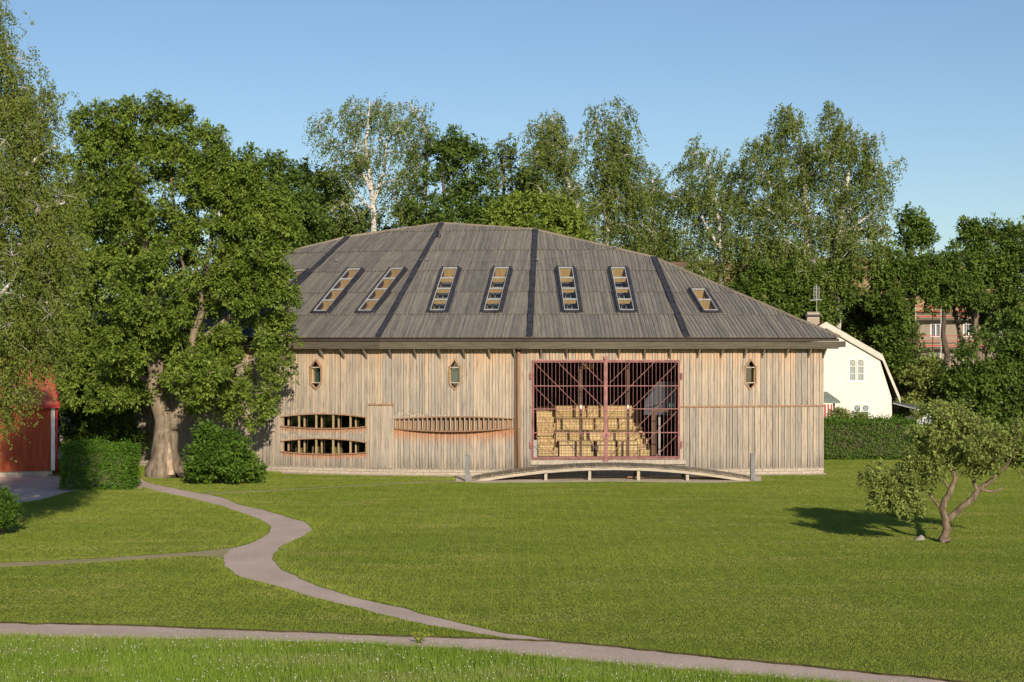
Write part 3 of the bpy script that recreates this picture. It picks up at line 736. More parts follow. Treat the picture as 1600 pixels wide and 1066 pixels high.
# hexagonal windows
for q, (fi, hx) in enumerate(hexes):
    fr = wall_frame(fi); fm = MB(); c = (sum(p[0] for p in hx) / 6, sum(p[1] for p in hx) / 6); out = [(c[0] + (p[0] - c[0]) * 1.26, c[1] + (p[1] - c[1]) * 1.13) for p in hx]
    for k in range(6):
        j = (k + 1) % 6; fm.prism(fr, [hx[k], hx[j], out[j], out[k]], -.05, .10 + (.05 if k in (2, 3) else 0), .8)
    root = fm.build('window', M['redwood'], barn)
    zt, zb = hx[2][1], hx[1][1]; ul, ur = hx[4][0], hx[2][0]
    for z_ in (zt, zb): tr = MB(); tr.prism(fr, rect(ul, z_ - .025, ur, z_ + .02), -.03, .08, .9); tr.build('window_bar', M['lightwood'], root)
    for a0 in (ul + .012, ur - .012): sh = MB(); sh.prism(fr, rect(a0 - .012, zb, a0 + .012, zt), -.35, -.03, .5); sh.build('side_lining', M['yellow'], root)
    gm = MB(); gm.prism(fr, [(a + (c[0] - a) * .04, b + (c[1] - b) * .03) for a, b in hx], -.20, -.194); gm.build('pane', M['glass'], root)
    if q < 2:
        cu = MB()
        cu.prism(fr, rect(ul + .03, zb, ur - .03, zt), -.40, -.36)
        for k in range(5): a0 = ul + .12 + (ur - ul - .17) * k / 4; cu.prism(fr, rect(a0, zb + .04, a0 + .07, zt - .04), -.34 - .02 * (k % 2), -.33)
        cu.build('curtain', M['curt'], root)
# ribbon windows with curved heads
for fi, st in ((A_, strip1), (A_, strip2)):
    fr = wall_frame(fi); n = len(st) // 2; bot = st[:n]; top = st[n:][::-1]; fm = MB()
    for line, s in ((top, 1), (bot, -1)):
        if s < 0: root = fm.build('ribbon_window', M['redwood'], barn); fm = MB()
        for k in range(n - 1): fm.prism(fr, [line[k], line[k + 1], (line[k + 1][0], line[k + 1][1] + s * .045), (line[k][0], line[k][1] + s * .045)][::(1 if s > 0 else -1)], -.02, .10, .6)
    fm.build('sill', M['redwood'], root)
    for px in (442, 467, 494, 520.5, 547.5, 572.3):
        uu = wuv(fi, px, 660)[0]; zb = np.interp(uu, [p[0] for p in bot], [p[1] for p in bot]); zt = np.interp(uu, [p[0] for p in top], [p[1] for p in top])
        mm = MB(); mm.prism(fr, rect(uu - .036, zb, uu + .036, zt), -.08, .02, .8); mm.build('mullion', M['mull'], root)
        if px < 570: mm = MB(); mm.prism(fr, rect(uu + .11, zb, uu + .165, zt), -.40, -.30, .9); mm.build('mullion', M['mull'], root)
    gm = MB(); gm.prism(fr, st, -.46, -.452); gm.build('pane', M['glass'], root)
    # sill and room darkness behind
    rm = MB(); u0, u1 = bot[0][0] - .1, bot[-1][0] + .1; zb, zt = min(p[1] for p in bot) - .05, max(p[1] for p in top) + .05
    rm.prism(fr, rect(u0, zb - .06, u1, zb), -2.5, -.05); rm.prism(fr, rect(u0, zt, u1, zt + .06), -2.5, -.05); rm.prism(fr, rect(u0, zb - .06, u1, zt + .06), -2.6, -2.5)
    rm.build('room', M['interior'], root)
    it = MB()
    if st is strip2:
        for px, w_, h_ in ((452, .35, .25), (478, .3, .35), (507, .5, .33), (560, .12, .3)):
            uu = wuv(fi, px, 700)[0]; it.prism(fr, rect(uu, zb, uu + w_, zb + h_), -1.0, -.7, random.random())
        it.build('shelf_contents', M['yellow'], root)
# louvred oriel: curved head and sill with upright fins
fr = wall_frame(B_); n = len(hoodL) // 2; bot = hoodL[:n]; top = hoodL[n:][::-1]
fm = MB()
def dep(k): t = k / (n - 1); return .07 + .26 * 4 * t * (1 - t)
for line, s in ((bot, -1), (top, 1)):
    for k in range(n - 1):
        O, t, w, nn = fr
        for (z0, z1) in ((0, s * .045),):
            a0, a1 = line[k], line[k + 1]
            P = []
            for zz in (z0, z1):
                P += [O + t * a0[0] + w * (a0[1] + zz) - nn * .1, O + t * a1[0] + w * (a1[1] + zz) - nn * .1, O + t * a1[0] + w * (a1[1] + zz) + nn * dep(k + 1), O + t * a0[0] + w * (a0[1] + zz) + nn * dep(k)]
            for q in ((0, 1, 2, 3), (4, 7, 6, 5), (0, 3, 7, 4), (1, 5, 6, 2), (3, 2, 6, 7)): fm.face([P[x] for x in q], rnd=.3)
root = fm.build('louvred_bay', M['redwood'], barn)
nf = 25
for k in range(nf + 1):
    t_ = .01 + .98 * k / nf; uu = bot[0][0] + (bot[-1][0] - bot[0][0]) * t_; zb = np.interp(uu, [p[0] for p in bot], [p[1] for p in bot]); zt = np.interp(uu, [p[0] for p in top], [p[1] for p in top]); dd = .04 + .25 * 4 * t_ * (1 - t_)
    fn = MB(); fn.prism(fr, rect(uu - .02, zb, uu + .02, zt), -.02, dd, random.random()); fn.build('fin', M['lightwood'], root)
bb = MB(); bb.prism(fr, hoodL, -.10, -.06); bb.build('back_board', M['redwood'], root)

# ---- gate
CF = wall_frame(C_); Oc, tc, wc, nc = CF
gm = MB(); e = .05
for r_ in (rect(gate_l - e, gate_b - e, gate_l, gate_t + e), rect(gate_r, gate_b - e, gate_r + e, gate_t + e), rect(gate_l, gate_t, gate_r, gate_t + e), rect(gate_l, gate_b - e, gate_r, gate_b)): gm.prism(CF, r_, -.12, .075)
gate = gm.build('gate', M['pink'], barn)
um = wuv(C_, 946, 640)[0]; zr = [wuv(C_, 946, y)[1] for y in (603, 639, 676)]
leafs = []
for s, (ua, ub) in ((0, (gate_l + .02, um - .04)), (1, (um + .04, gate_r - .02))):
    lf = MB(); z0, z1 = gate_b + .02, gate_t - .02
    for r_ in (rect(ua, z0, ua + .045, z1), rect(ub - .045, z0, ub, z1), rect(ua + .045, z0, ub - .045, z0 + .05), rect(ua + .045, z1 - .05, ub - .045, z1)): lf.prism(CF, r_, .085, .145)
    for z in zr: lf.prism(CF, rect(ua + .045, z - .018, ub - .045, z + .018), .092, .14)
    nb = 19
    for k in range(1, nb): uu = ua + (ub - ua) * k / nb; lf.prism(CF, rect(uu - .007, z0 + .06, uu + .007, z1 - .06), .10, .115)
    # diagonals at 45 degrees running down to the meeting stile
    Hh = z1 - z0; W_ = ub - ua; sp = 1.13
    q = -Hh
    c = -4 * sp
    while c < W_:
        P = []
        for tt in np.linspace(0, Hh, 41):
            x = c + tt
            if 0.04 <= x <= W_ - .04: P.append((x, z1 - tt))
        if len(P) > 3:
            (xa, za), (xb, zb) = P[0], P[-1]
            if s: xa, xb = W_ - xa, W_ - xb
            lf.bar(Oc + tc * (ua + xa) + Z3 * za + nc * .15, Oc + tc * (ua + xb) + Z3 * zb + nc * .15, .022, .018, up=nc)
        c += sp
    leafs.append(lf.build('gate_leaf', M['pink'], gate))
cp = MB(); cp.prism(CF, rect(um - .032, gate_b - .12, um + .032, gate_t + .16), .08, .20); cp.prism(CF, rect(um - .10, gate_t + .10, um + .10, gate_t + .22), .02, .16); cp.prism(CF, rect(um - .13, gate_b - .14, um + .13, gate_b - .06), .08, .18)
cp.build('centre_post', M['pink'], gate)
lk = MB(); lk.prism(CF, rect(um - .20, zr[2] - .28, um + .16, zr[2] + .02), .20, .24); lk.build('lock_plate', M['pink'], gate)
lk = MB(); lk.prism(CF, [(um - .04, zr[2] - .20), (um + .02, zr[2] - .20), (um + .06, zr[2] - .05), (um, zr[2] - .05)], .24, .26); lk.build('padlock', M['black'], gate)
for uu in (gate_l - .10, gate_r + .10):
    for z in (wuv(C_, 830, 588)[1], wuv(C_, 830, 695)[1]):
        hg = MB(); hg.prism(CF, rect(uu - .045, z - .16, uu + .045, z + .16), .03, .11); hg.tube([Oc + tc * uu + nc * .13 + Z3 * (z - .1), Oc + tc * uu + nc * .13 + Z3 * (z + .1)], .035, 8); hg.build('hinge', M['pink'], gate)
# sill step below the gate
mb = MB(); mb.prism(CF, rect(gate_l - .1, gate_b - .30, gate_r + .3, gate_b - .10), .03, .12); mb.build('sill', M['lightwood'], barn)

# interior behind the gate
def inner(u, d, z): return Oc + tc * u - nc * d + Z3 * z
FZ = gate_b - .02
def sidewall(ua, ub): mb.prism((Oc, -nc, Z3, tc), [(.75, FZ), (12, FZ), (12, 6.6), (8.5, 9.2), (.75, 6.2)], ua, ub)
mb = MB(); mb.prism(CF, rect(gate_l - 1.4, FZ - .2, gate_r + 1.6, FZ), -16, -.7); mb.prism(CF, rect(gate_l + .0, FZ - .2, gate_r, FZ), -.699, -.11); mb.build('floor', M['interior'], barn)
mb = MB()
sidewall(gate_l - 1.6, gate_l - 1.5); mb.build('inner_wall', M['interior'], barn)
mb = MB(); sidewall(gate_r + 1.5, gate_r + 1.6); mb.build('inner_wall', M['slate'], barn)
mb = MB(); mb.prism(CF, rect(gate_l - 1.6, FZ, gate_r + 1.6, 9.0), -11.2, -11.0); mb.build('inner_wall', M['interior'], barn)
# slim glazing posts with white lamp boxes
for px in (909, 983.5):
    uu = wuv(C_, px, 640)[0]; mb = MB(); mb.prism(CF, rect(uu - .055, FZ, uu + .055, gate_t), -.75, -.65); p = mb.build('post', M['darkwood'], barn)
    mb = MB(); mb.prism(CF, rect(uu - .045, wuv(C_, px, 640.5)[1], uu + .055, wuv(C_, px, 634)[1]), -.648, -.56); mb.build('lamp_box', M['white'], p)
def U(px, d, y=640):   # horizontal position at depth d behind the facade for a photo column
    p0 = Oc - nc * d; dr = Vector(((px - 800) / F, 1, 0)); k = (p0 - Vector((0, 0, 0))).dot(nc) / dr.dot(nc); return (dr * k - Oc).dot(tc)
def ZD(py, d, px=930):
    p0 = Oc - nc * d; dr = Vector(((px - 800) / F, 1, -(py - YH) / F)); k = (p0 - Vector((0, 0, H))).dot(nc) / dr.dot(nc); return (Vector((0, 0, H)) + dr * k).z
# seating: four tall tiers in the middle with stepped aisles, half-height steps left and right
def seat_block(u0, u1, d0, d1, z0, z1, seats=False):
    mb = MB(); w = u1 - u0
    # front face as slats, top as boards
    n = max(1, int(round((z1 - z0) / .13))); h = (z1 - z0) / n
    nb = max(1, int(round(w / 1.0)))
    for q in range(nb):
        a, b = u0 + w * q / nb, u0 + w * (q + 1) / nb - .012
        for k in range(n): mb.prism(CF, rect(a, z0 + k * h, b, z0 + (k + 1) * h - .016), -(d0 + .05), -d0 - random.uniform(0, .006), random.random())
        nd = max(1, int((d1 - d0) / .2))
        for k in range(nd):
            x0 = d0 - .03 + (d1 - d0 + .03) * k / nd; x1 = d0 - .03 + (d1 - d0 + .03) * (k + 1) / nd - .015
            P = [inner(a, x0, z1 + .03), inner(b, x0, z1 + .03), inner(b, x1, z1 + .03), inner(a, x1, z1 + .03)]; r_ = random.random()
            mb.face(P, [(a, x0), (b, x0), (b, x1), (a, x1)], r_); Q = [inner(a, x0, z1 - .01), inner(b, x0, z1 - .01), inner(b, x0, z1 + .03), inner(a, x0, z1 + .03)]
            mb.face(Q, [(a, 0), (b, 0), (b, .04), (a, .04)], r_)
    for a in (u0, u1): mb.face([inner(a, d0, z0), inner(a, d1, z0), inner(a, d1, z1), inner(a, d0, z1)], rnd=.2)
    return mb
depths = [1.6, 2.9, 4.2, 5.5, 6.8]; rowsy = [(711, 691), (689, 674), (672, 655), (652, 635)]
zprev = FZ
for k, (yb, yt) in enumerate(rowsy):
    d0, d1 = depths[k], depths[k + 1]; zt = ZD(yt, d0)
    sh = [0, 1, -1, .5][k] * 0
    spans = [(869, 905 + k * 3), (909 + k * 3, 943), (946.5, 994 - k * 2)] if k % 2 else [(874 - k * 2, 927), (930.5, 962 + k), (965.5 + k, 997 - k * 4)]
    seat_block(U(866, d0 + .3), U(1000, d0 + .3), d0 + .3, d1, FZ if k == 0 else zprev - .3, zprev + (zt - zprev) * .55).build('aisle_step', M['bench'], barn)
    for (xa, xb) in spans:
        seat_block(U(xa, d0), U(xb, d0), d0, d1, FZ if k == 0 else zprev - .3, zt).build('bench_tier', M['bench'], barn)
    zprev = zt
# left and right stepped flights
def flight(xa, xb, n, d0, d1, ztop, shrink=0.0, xa2=None, xb2=None):
    for k in range(n):
        a = d0 + (d1 - d0) * k / n; b = d0 + (d1 - d0) * (k + 1) / n; z1 = FZ + (ztop - FZ) * (k + 1) / n; z0 = FZ + (ztop - FZ) * k / n - .1; f = k / max(1, n - 1)
        seat_block(U(xa + (xa2 - xa) * f if xa2 else xa, a), U(xb + (xb2 - xb) * f if xb2 else xb, a), a, b + .05, z0 if k else FZ, z1).build('seat_step', M['bench'], barn)
ztop = ZD(636, 6.5)
flight(841, 866, 9, 1.8, 7.0, ztop, 0, 838, 866)
flight(1000, 1020, 9, 1.8, 7.0, ztop, 0, 978, 988)
# aisle steps filling between blocks (darker gaps stay)
mb = MB(); mb.prism(CF, rect(U(838, 7), FZ, U(985, 7), ztop + .02), -8.6, -7.1); mb.build('rear_platform', M['bench'], barn)
# right-hand vestibule: sloping grey panel, door frame, sign
mb = MB(); fr2 = (inner(U(1003, 3.0), 3.0, 0), (inner(U(1058, 1.6), 1.6, 0) - inner(U(1003, 3.0), 3.0, 0)).normalized(), Z3, nc)
Lp = (inner(U(1058, 1.6), 1.6, 0) - inner(U(1003, 3.0), 3.0, 0)).length
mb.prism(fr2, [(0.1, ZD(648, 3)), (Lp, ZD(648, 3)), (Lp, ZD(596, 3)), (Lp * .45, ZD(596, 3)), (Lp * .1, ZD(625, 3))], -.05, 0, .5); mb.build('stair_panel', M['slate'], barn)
mb = MB()
for xa, xb, ya, yb in ((1018, 1024, 712, 640), (1056, 1060, 712, 600), (1021, 1058, 644, 640)):
    mb.prism(CF, rect(U(xa, 1.5), ZD(ya, 1.5), U(xb, 1.5), ZD(yb, 1.5)), -1.56, -1.5 + random.uniform(0, .004))
mb.build('door_frame', M['darkwood'], barn)
mb = MB(); mb.prism(CF, rect(U(1029, 2.2), FZ, U(1032, 2.2), ZD(650, 2.2)), -2.3, -2.2); mb.build('pillar', M['alu'], barn)
mb = MB(); mb.prism(CF, rect(U(834, .8), FZ, U(839.5, .8), ZD(687, .8)), -.9, -.8); mb.build('cabinet', M['alu'], barn)
mb = MB(); ua, ub, za, zb = U(1046, 1.3), U(1054, 1.3), ZD(637.5, 1.3), ZD(630, 1.3); mb.prism(CF, rect(ua, za, ub, zb), -1.34, -1.3); sg = mb.build('exit_sign', M['green'], barn)
mb = MB()   # white running figure, door and arrow of an exit sign
w_, h_ = ub - ua, zb - za
for r_ in (rect(ua + .06 * w_, za + .42 * h_, ua + .2 * w_, za + .58 * h_), rect(ua + .62 * w_, za + .15 * h_, ua + .85 * w_, za + .85 * h_), rect(ua + .36 * w_, za + .4 * h_, ua + .47 * w_, za + .68 * h_), rect(ua + .38 * w_, za + .72 * h_, ua + .46 * w_, za + .84 * h_)): mb.prism(CF, r_, -1.3, -1.294)
mb.prism(CF, [(ua + .2 * w_, za + .3 * h_), (ua + .2 * w_, za + .7 * h_), (ua + .08 * w_, za + .5 * h_)], -1.3, -1.2935); mb.prism(CF, [(ua + .36 * w_, za + .4 * h_), (ua + .28 * w_, za + .15 * h_), (ua + .34 * w_, za + .15 * h_), (ua + .42 * w_, za + .4 * h_)], -1.3, -1.2937); mb.build('sign_pictogram', M['white'], sg)
# hanging wooden lamps
for px, w_ in ((919.5, .55), (842, .16)):
    mb = MB(); uu = U(px, 3); z1 = ZD(568, 3); z0 = ZD(577, 3); mb.prism(CF, rect(uu - w_ / 2, z0, uu - .02, z1), -3.3, -3.0); mb.prism(CF, rect(uu + .02, z0, uu + w_ / 2, z1), -3.3, -3.0); mb.tube([inner(uu, 3.15, z1), inner(uu, 3.15, z1 + 2.2)], .015, 5); mb.build('pendant_lamp', M['yellow'], barn)
# roof trusses seen inside
for d in (1.2, 4.5, 7.8):
    mb = MB(); z = 6.35 + (d + .6) * math.tan(SL) - .55; mb.bar(inner(gate_l - 1.5, d, z), inner(gate_r + 1.5, d, z), .16, .25); mb.build('beam', M['darkwood'], barn)

# ------------------------------------------------------------------ ramp, bollards
RY0, RY1 = 76.9, 79.1
def rx(px): return (px - 800) * RY0 / F
x0, x1 = rx(738), rx(1178); xm = (x0 + x1) / 2
def arch(x): t = (x - x0) / (x1 - x0); return .03 + .62 * math.sin(math.pi * min(max(t, 0), 1)) ** .85
ramp = thing('arched_footbridge', (xm, 78, 0), 'low arched grey timber footbridge lying along the barn front below the barred opening', 'footbridge')
mb = MB(); n = 78
for k in range(n):
    a = x0 + (x1 - x0) * k / n; b = x0 + (x1 - x0) * (k + 1) / n; za, zb = arch(a), arch(b); d = Vector((b - a, 0, zb - za)); L = d.length; d.normalize(); up = Vector((-d.z, 0, d.x))
    mb.box(((a + b) / 2, (RY0 + RY1) / 2 + random.uniform(-.02, .02), (za + zb) / 2 + random.uniform(0, .008)), (RY1 - RY0 + .12, L - .018, .045), rnd=random.random(), axes=(Vector((0, 1, 0)), d, up))
mb.build('deck', M['greywood'], ramp)
for yy in (RY0, RY1 - .08):
    mb = MB(); N = 40
    for k in range(N):
        a = x0 + .15 + (x1 - x0 - .3) * k / N; b = x0 + .15 + (x1 - x0 - .3) * (k + 1) / N; za, zb = arch(a) - .03, arch(b) - .03; ta, tb_ = max(za - .14, 0.0), max(zb - .14, 0.0)
        P = [Vector((a, yy, ta)), Vector((b, yy, tb_)), Vector((b, yy, zb)), Vector((a, yy, za))]; Q = [p + Vector((0, .08, 0)) for p in P]
        UVs = [(p.z, p.x) for p in P]; mb.face(P, UVs, .6); mb.face(Q[::-1], UVs[::-1], .6); mb.face([P[0], Q[0], Q[1], P[1]], UVs, .6); mb.face([P[3], P[2], Q[2], Q[3]], UVs, .6)
    mb.build('side_beam', M['lightwood'], ramp)
for px in (853, 921.5, 998, 1074.5):
    x = rx(px)
    for yy in (RY0 + .09, RY1 - .2):
        mb = MB(); mb.box((x, yy + .06, (arch(x) - .06) / 2), (.13, .11, arch(x) - .06)); mb.build('post', M['lightwood'] if yy < 78 else M['darkwood'], ramp)
mb = MB(); mb.box((rx(1000), 78.0, .10), (1.1, .5, .05), .1); mb.build('rusty_lid', M['redwood'], ramp)
for px, py, h_, lab in ((730.5, 752.5, 1.17, 'square grey metal bollard at the left end of the arched footbridge'), (1176, 750, 1.18, 'square grey metal bollard at the right end of the arched footbridge')):
    X, Y = gp(px, py); b = thing('bollard', (X, Y, 0), lab, 'bollard', 'bollards at the footbridge ends')
    mb = MB(); mb.box((X, Y, h_ / 2), (.20, .20, h_), .05); mb.build('post', M['greypaint'], b); mb = MB(); mb.box((X, Y, h_ + .01), (.23, .23, .03), .05); mb.build('cap', M['greypaint'], b)

# ------------------------------------------------------------------ white house
HY = 101.0
def hp(px, py, Y=HY): return at(px, py, Y)
house = thing('white_house', (hp(1310, 700).x, HY, 0), 'cream white gambrel roofed house behind the hedge right of the barn', 'house')
def hx_(px): return (px - 800) * HY / F
def hz_(py): return H - (py - YH) * HY / F
pk = 1290; G = [(1187, 700), (1187, 622), (1207, 558), (pk, 513), (1373, 558), (1393, 622), (1395, 700)]
HF = (Vector((0, HY, 0)), Vector((1, 0, 0)), Z3, Vector((0, -1, 0)))
Gp = [(hx_(a), hz_(b) if b < 700 else 0.0) for a, b in G]
wholes = []
wins = [(1326, 1351, 561, 596), (1333, 1358.5, 632, 664)]
for a, b, c, d in wins: wholes.append(rect(hx_(a), hz_(d), hx_(b), hz_(c)))
# vertical board cladding on the gable
mb = MB(); u = Gp[0][0]; conv = Gp
while u < Gp[-1][0]:
    q = intersect(rect(u, 0, u + .142, 12), conv)
    if len(q) >= 3:
        for pc in __import__('functools').reduce(subtract, wholes, [q]): mb.prism(HF, pc, -.06, random.uniform(0, .006), random.random())
    u += .148
for (a, b), (c, d) in zip(Gp[:-1], Gp[1:]):
    mb.face([(a, HY + .03, b), (c, HY + .03, d), (c, HY + 9, d), (a, HY + 9, b)])
mb.build('wall', M['houseboards'], house)
rd = MB(); rdm = MB(); sf = MB()
top = [(1176, 630), (1200, 558), (pk, 505), (1378, 556), (1406, 623)]
tp = [(hx_(a), hz_(b)) for a, b in top]
for (a, b), (c, d) in zip(tp[:-1], tp[1:]):
    A, B_v = Vector((a, HY - .12, b)), Vector((c, HY - .12, d)); dd = (B_v - A).normalized(); nn = Vector((-dd.z, 0, dd.x))
    P = [A, B_v, B_v + Vector((0, 9.6, 0)), A + Vector((0, 9.6, 0))]; rd.face([p + nn * .10 for p in P]); sf.face([p for p in P][::-1])
    rdm.prism((Vector((0, HY - .12, 0)), Vector((1, 0, 0)), Z3, Vector((0, -1, 0))), [(a, b - .30), (c, d - .30), (c, d + .08), (a, b + .08)], 0, .06)
M['barge'] = plain('weathered white trim', (0.62, 0.59, 0.50), 0.7, 0.2, 0.08)
M['tile'] = plain('red roof tiles', (0.30, 0.07, 0.04), 0.8, 0.2, 0.3, scale=5)
rd.build('roof', M['tile'], house); sf.build('soffit', M['fascia'], house); rdm.build('bargeboard', M['barge'], house)
for a, b, c, d in wins:
    fm = MB(); X0, X1, Z0, Z1 = hx_(a), hx_(b), hz_(d), hz_(c); e = .09
    for r_ in (rect(X0 - e, Z0 - e, X0, Z1 + e), rect(X1, Z0 - e, X1 + e, Z1 + e), rect(X0, Z1, X1, Z1 + e), rect(X0, Z0 - e, X1, Z0)): fm.prism(HF, r_, -.05, .035)
    w = fm.build('window', M['white'], house); sm = MB(); xm_ = (X0 + X1) / 2
    for xa, xb in ((X0, xm_ - .01), (xm_ + .01, X1)):
        for r_ in (rect(xa, Z0, xa + .07, Z1), rect(xb - .07, Z0, xb, Z1), rect(xa + .07, Z0, xb - .07, Z0 + .07), rect(xa + .07, Z1 - .07, xb - .07, Z1)): sm.prism(HF, r_, -.05, .0)
        for q in (.34, .66): sm.prism(HF, rect(xa + .07, Z0 + (Z1 - Z0) * q - .02, xb - .07, Z0 + (Z1 - Z0) * q + .02), -.04, -.01)
        zt0 = Z0 + (Z1 - Z0) * .66
        for p_, q_ in (((xa + .07, zt0), (xb - .07, Z1 - .07)), ((xa + .07, Z1 - .07), (xb - .07, zt0))): sm.bar((p_[0], HY + .02, p_[1]), (q_[0], HY + .02, q_[1]), .025, .02)
    sm.build('sash', M['white'], w)
    gm2 = MB(); gm2.prism(HF, rect(X0, Z0, X1, Z1), -.056, -.05); gm2.build('pane', M['glass'], w)
    cm = MB(); cm.prism(HF, rect(X0, Z0, X1, Z1), -.11, -.09); cm.build('blind', M['blind'], w)
ch = MB(); cx0, cx1 = hx_(1265), hx_(1284.5); ch.box(((cx0 + cx1) / 2, HY + 1.2, (hz_(516) + hz_(494)) / 2), (cx1 - cx0, .7, hz_(494) - hz_(530)))
c_ = ch.build('chimney', M['stone'], house); cc = MB(); cc.box(((cx0 + cx1) / 2, HY + 1.2, hz_(493) + .02), (cx1 - cx0 + .25, .95, .10)); cc.box(((cx0 + cx1) / 2, HY + 1.2, hz_(489.5)), (cx1 - cx0 - .1, .6, .12)); cc.build('chimney_cap', M['black'], c_)
an = MB(); ax = hx_(1281); an.tube([(ax, HY + 1.1, hz_(492)), (ax, HY + 1.1, hz_(444))], .022, 6)
an.tube([(hx_(1270.5), HY + 1.1, hz_(468.5)), (hx_(1290), HY + 1.1, hz_(467.5))], .03, 5)
for k in range(9): z = hz_(466 - k * 2.3); w_ = .17; an.tube([(ax - w_, HY + 1.1, z), (ax + w_, HY + 1.1, z)], .012, 4)
for sx in (-1, 1): an.tube([(ax + sx * .17, HY + 1.1, hz_(466)), (ax + sx * .17, HY + 1.1, hz_(448))], .012, 4)
an.build('aerial', M['alu'], house)
# small porch left of the house gable
po = MB(); P = [at(1250, 612, 98.5), at(1292, 612, 98.5), at(1313, 627, 97.6), at(1250, 627, 97.6)]; po.face(P[::-1]); po.face([p - Z3 * .12 for p in P]); po.face([P[3], P[2], P[2] - Z3 * .12, P[3] - Z3 * .12]); po.face([P[2], P[1], P[1] - Z3 * .12, P[2] - Z3 * .12])
po.build('porch_roof', M['porch'], house)
po = MB(); q = at(1303, 629, 98); po.bar((q.x, 98, 0), (q.x, 98, q.z), .1); po.bar((q.x, 98, q.z - .3), (q.x + .5, 98.4, q.z - 1.0), .08); po.build('porch_post', M['darkwood'], house)
mb = MB(); a = at(1289, 632, 96.5)
for k in range(5): mb.box((a.x + .09 * k, 96.5, a.z - .45), (.088, .04, .9 + .0), rnd=0)
fl = mb.build('striped_cloth', M['redpaint'], None); tag(fl, 'red and white cloth hanging by the porch of the white house', 'cloth')
mb = MB()
for k in (1, 3): mb.box((a.x + .09 * k, 96.47, a.z - .45), (.08, .03, .9))
mb.build('white_stripe', M['white'], fl)
aw = thing('awning', tuple(at(1400, 632, 100)), 'small white edged awning on the right side of the white house', 'awning')
mb = MB(); p0, p1 = at(1396, 629, 101), at(1435, 639, 98.6); p2, p3 = at(1396, 627, 104), at(1438, 634, 104)
mb.face([p0, p1, p3, p2]); mb.face([p - Z3 * .06 for p in (p0, p2, p3, p1)]); mb.face([p0, p0 - Z3 * .06, p1 - Z3 * .06, p1]); mb.build('canopy', M['slate'], aw)
mb = MB(); mb.bar(p0 + Vector((0, -.05, -.05)), p1 + Vector((0, -.05, -.05)), .12, .05); mb.build('trim', M['white'], aw); 
mb = MB(); mb.bar((p1.x - .2, 98.8, 0), (p1.x - .2, 98.8, p1.z - .1), .07); mb.build('post', M['greypaint'], aw)
um_ = thing('parasol', (at(1448, 660, 97).x, 97, 0), 'white garden parasol showing behind the apple tree by the white house', 'parasol')
mb = MB(); c = at(1449, 647, 97); N = 8; R_ = .95
for k in range(N):
    a0, a1 = 2 * math.pi * k / N, 2 * math.pi * (k + 1) / N; mb.face([c, (c.x + R_ * math.cos(a0), c.y + R_ * math.sin(a0), c.z - .55), (c.x + R_ * math.cos(a1), c.y + R_ * math.sin(a1), c.z - .55)])
mb.build('canopy', M['white'], um_); mb = MB(); mb.tube([(c.x, c.y, 0), (c.x, c.y, c.z + .05)], .025, 6); mb.build('pole', M['white'], um_)
g_ = at(1421, 656, 98); bq = thing('garden_barbecue', (g_.x, 98, 0), 'small black barbecue standing beside the white house', 'barbecue')
mb = MB(); mb.box((g_.x, 98, g_.z), (.5, .35, .25)); mb.box((g_.x, 98, g_.z + .16), (.42, .28, .1)); mb.build('body', M['black'], bq)
for sx in (-1, 1): mb = MB(); mb.bar((g_.x + sx * .2, 98, 0), (g_.x + sx * .2, 98, g_.z - .12), .04); mb.build('leg', M['black'], bq)

# ------------------------------------------------------------------ red shed
def mk_red():
    m = Mat('falu red boards', 0.85, 0.15); u, v, _ = m.xyz(m.uv()); n = m.noise(m.comb(m.math('MULTIPLY', u, 9), v, m.math('MULTIPLY', m.attr(), 40)), 1.0, 5)
    m.col(m.ramp(n, [(0.3, (0.26, 0.055, 0.025)), (0.7, (0.42, 0.10, 0.045))])); m.bump(n, .3, .01); return m.m
M['falu'] = mk_red(); M['redroof'] = plain('red sheet roof', (0.44, 0.125, 0.07), 0.5, 0.4, 0.12); M['redtrim'] = plain('bright red trim', (0.42, 0.03, 0.035), 0.5, 0.3, 0.1)
SY = 16236 / (743 - 540)
sx1 = (84 - 800) * SY / F; sx0 = sx1 - 8.5; shed = thing('red_shed', (sx1, SY, 0), 'red painted board shed with red sheet metal roof at the left edge', 'shed')
ez = H - (634 - YH) * SY / F
mb = MB(); u = 0; k = 0
SFr = (Vector((sx0, SY, 0)), Vector((1, 0, 0)), Z3, Vector((0, -1, 0)))
while u < 8.5: mb.prism(SFr, rect(u, .25, min(u + .16, 8.5), ez - .05), -.05, .02 if k % 2 else 0, random.random()); u += .16; k += 1
SFe = (Vector((sx1, SY, 0)), Vector((0, 1, 0)), Z3, Vector((1, 0, 0))); u = 0
pkz = H - (556 - YH) * (SY + 3.2) / F
while u < 6.4:
    for pc in [intersect(rect(u, .25, u + .16, 12), [(0, 0), (6.4, 0), (6.4, ez), (3.2, pkz - .1), (0, ez)])]:
        if len(pc) > 2: mb.prism(SFe, pc, -.05, .02 if k % 2 else 0, random.random())
    u += .16; k += 1
mb.build('wall', M['falu'], shed)
mb = MB(); mb.box(((sx0 + sx1) / 2, SY + 3.2, .13), (8.4, 6.3, .26)); mb.build('plinth', M['stone'], shed)
mb = MB(); up_ = Vector((0, 3.5, pkz + .12 - (ez))); 
x = sx0 - .2; xe = sx1 + .22; Pe = Vector((0, SY - .35, ez)); k = 0
while x < xe:   # ribbed sheets front and back
    w = .11; h0 = .0 if k % 2 else .03
    for sgn, y0 in ((1, SY - .35), (-1, SY + 6.75)):
        A = Vector((x, y0, ez + h0)); B2 = Vector((min(x + w, xe), y0, ez + (.03 - h0))); dv = Vector((0, 3.55 * sgn, pkz + .12 - ez)); mb.face([A, B2, B2 + dv, A + dv][::sgn])
    x += w; k += 1
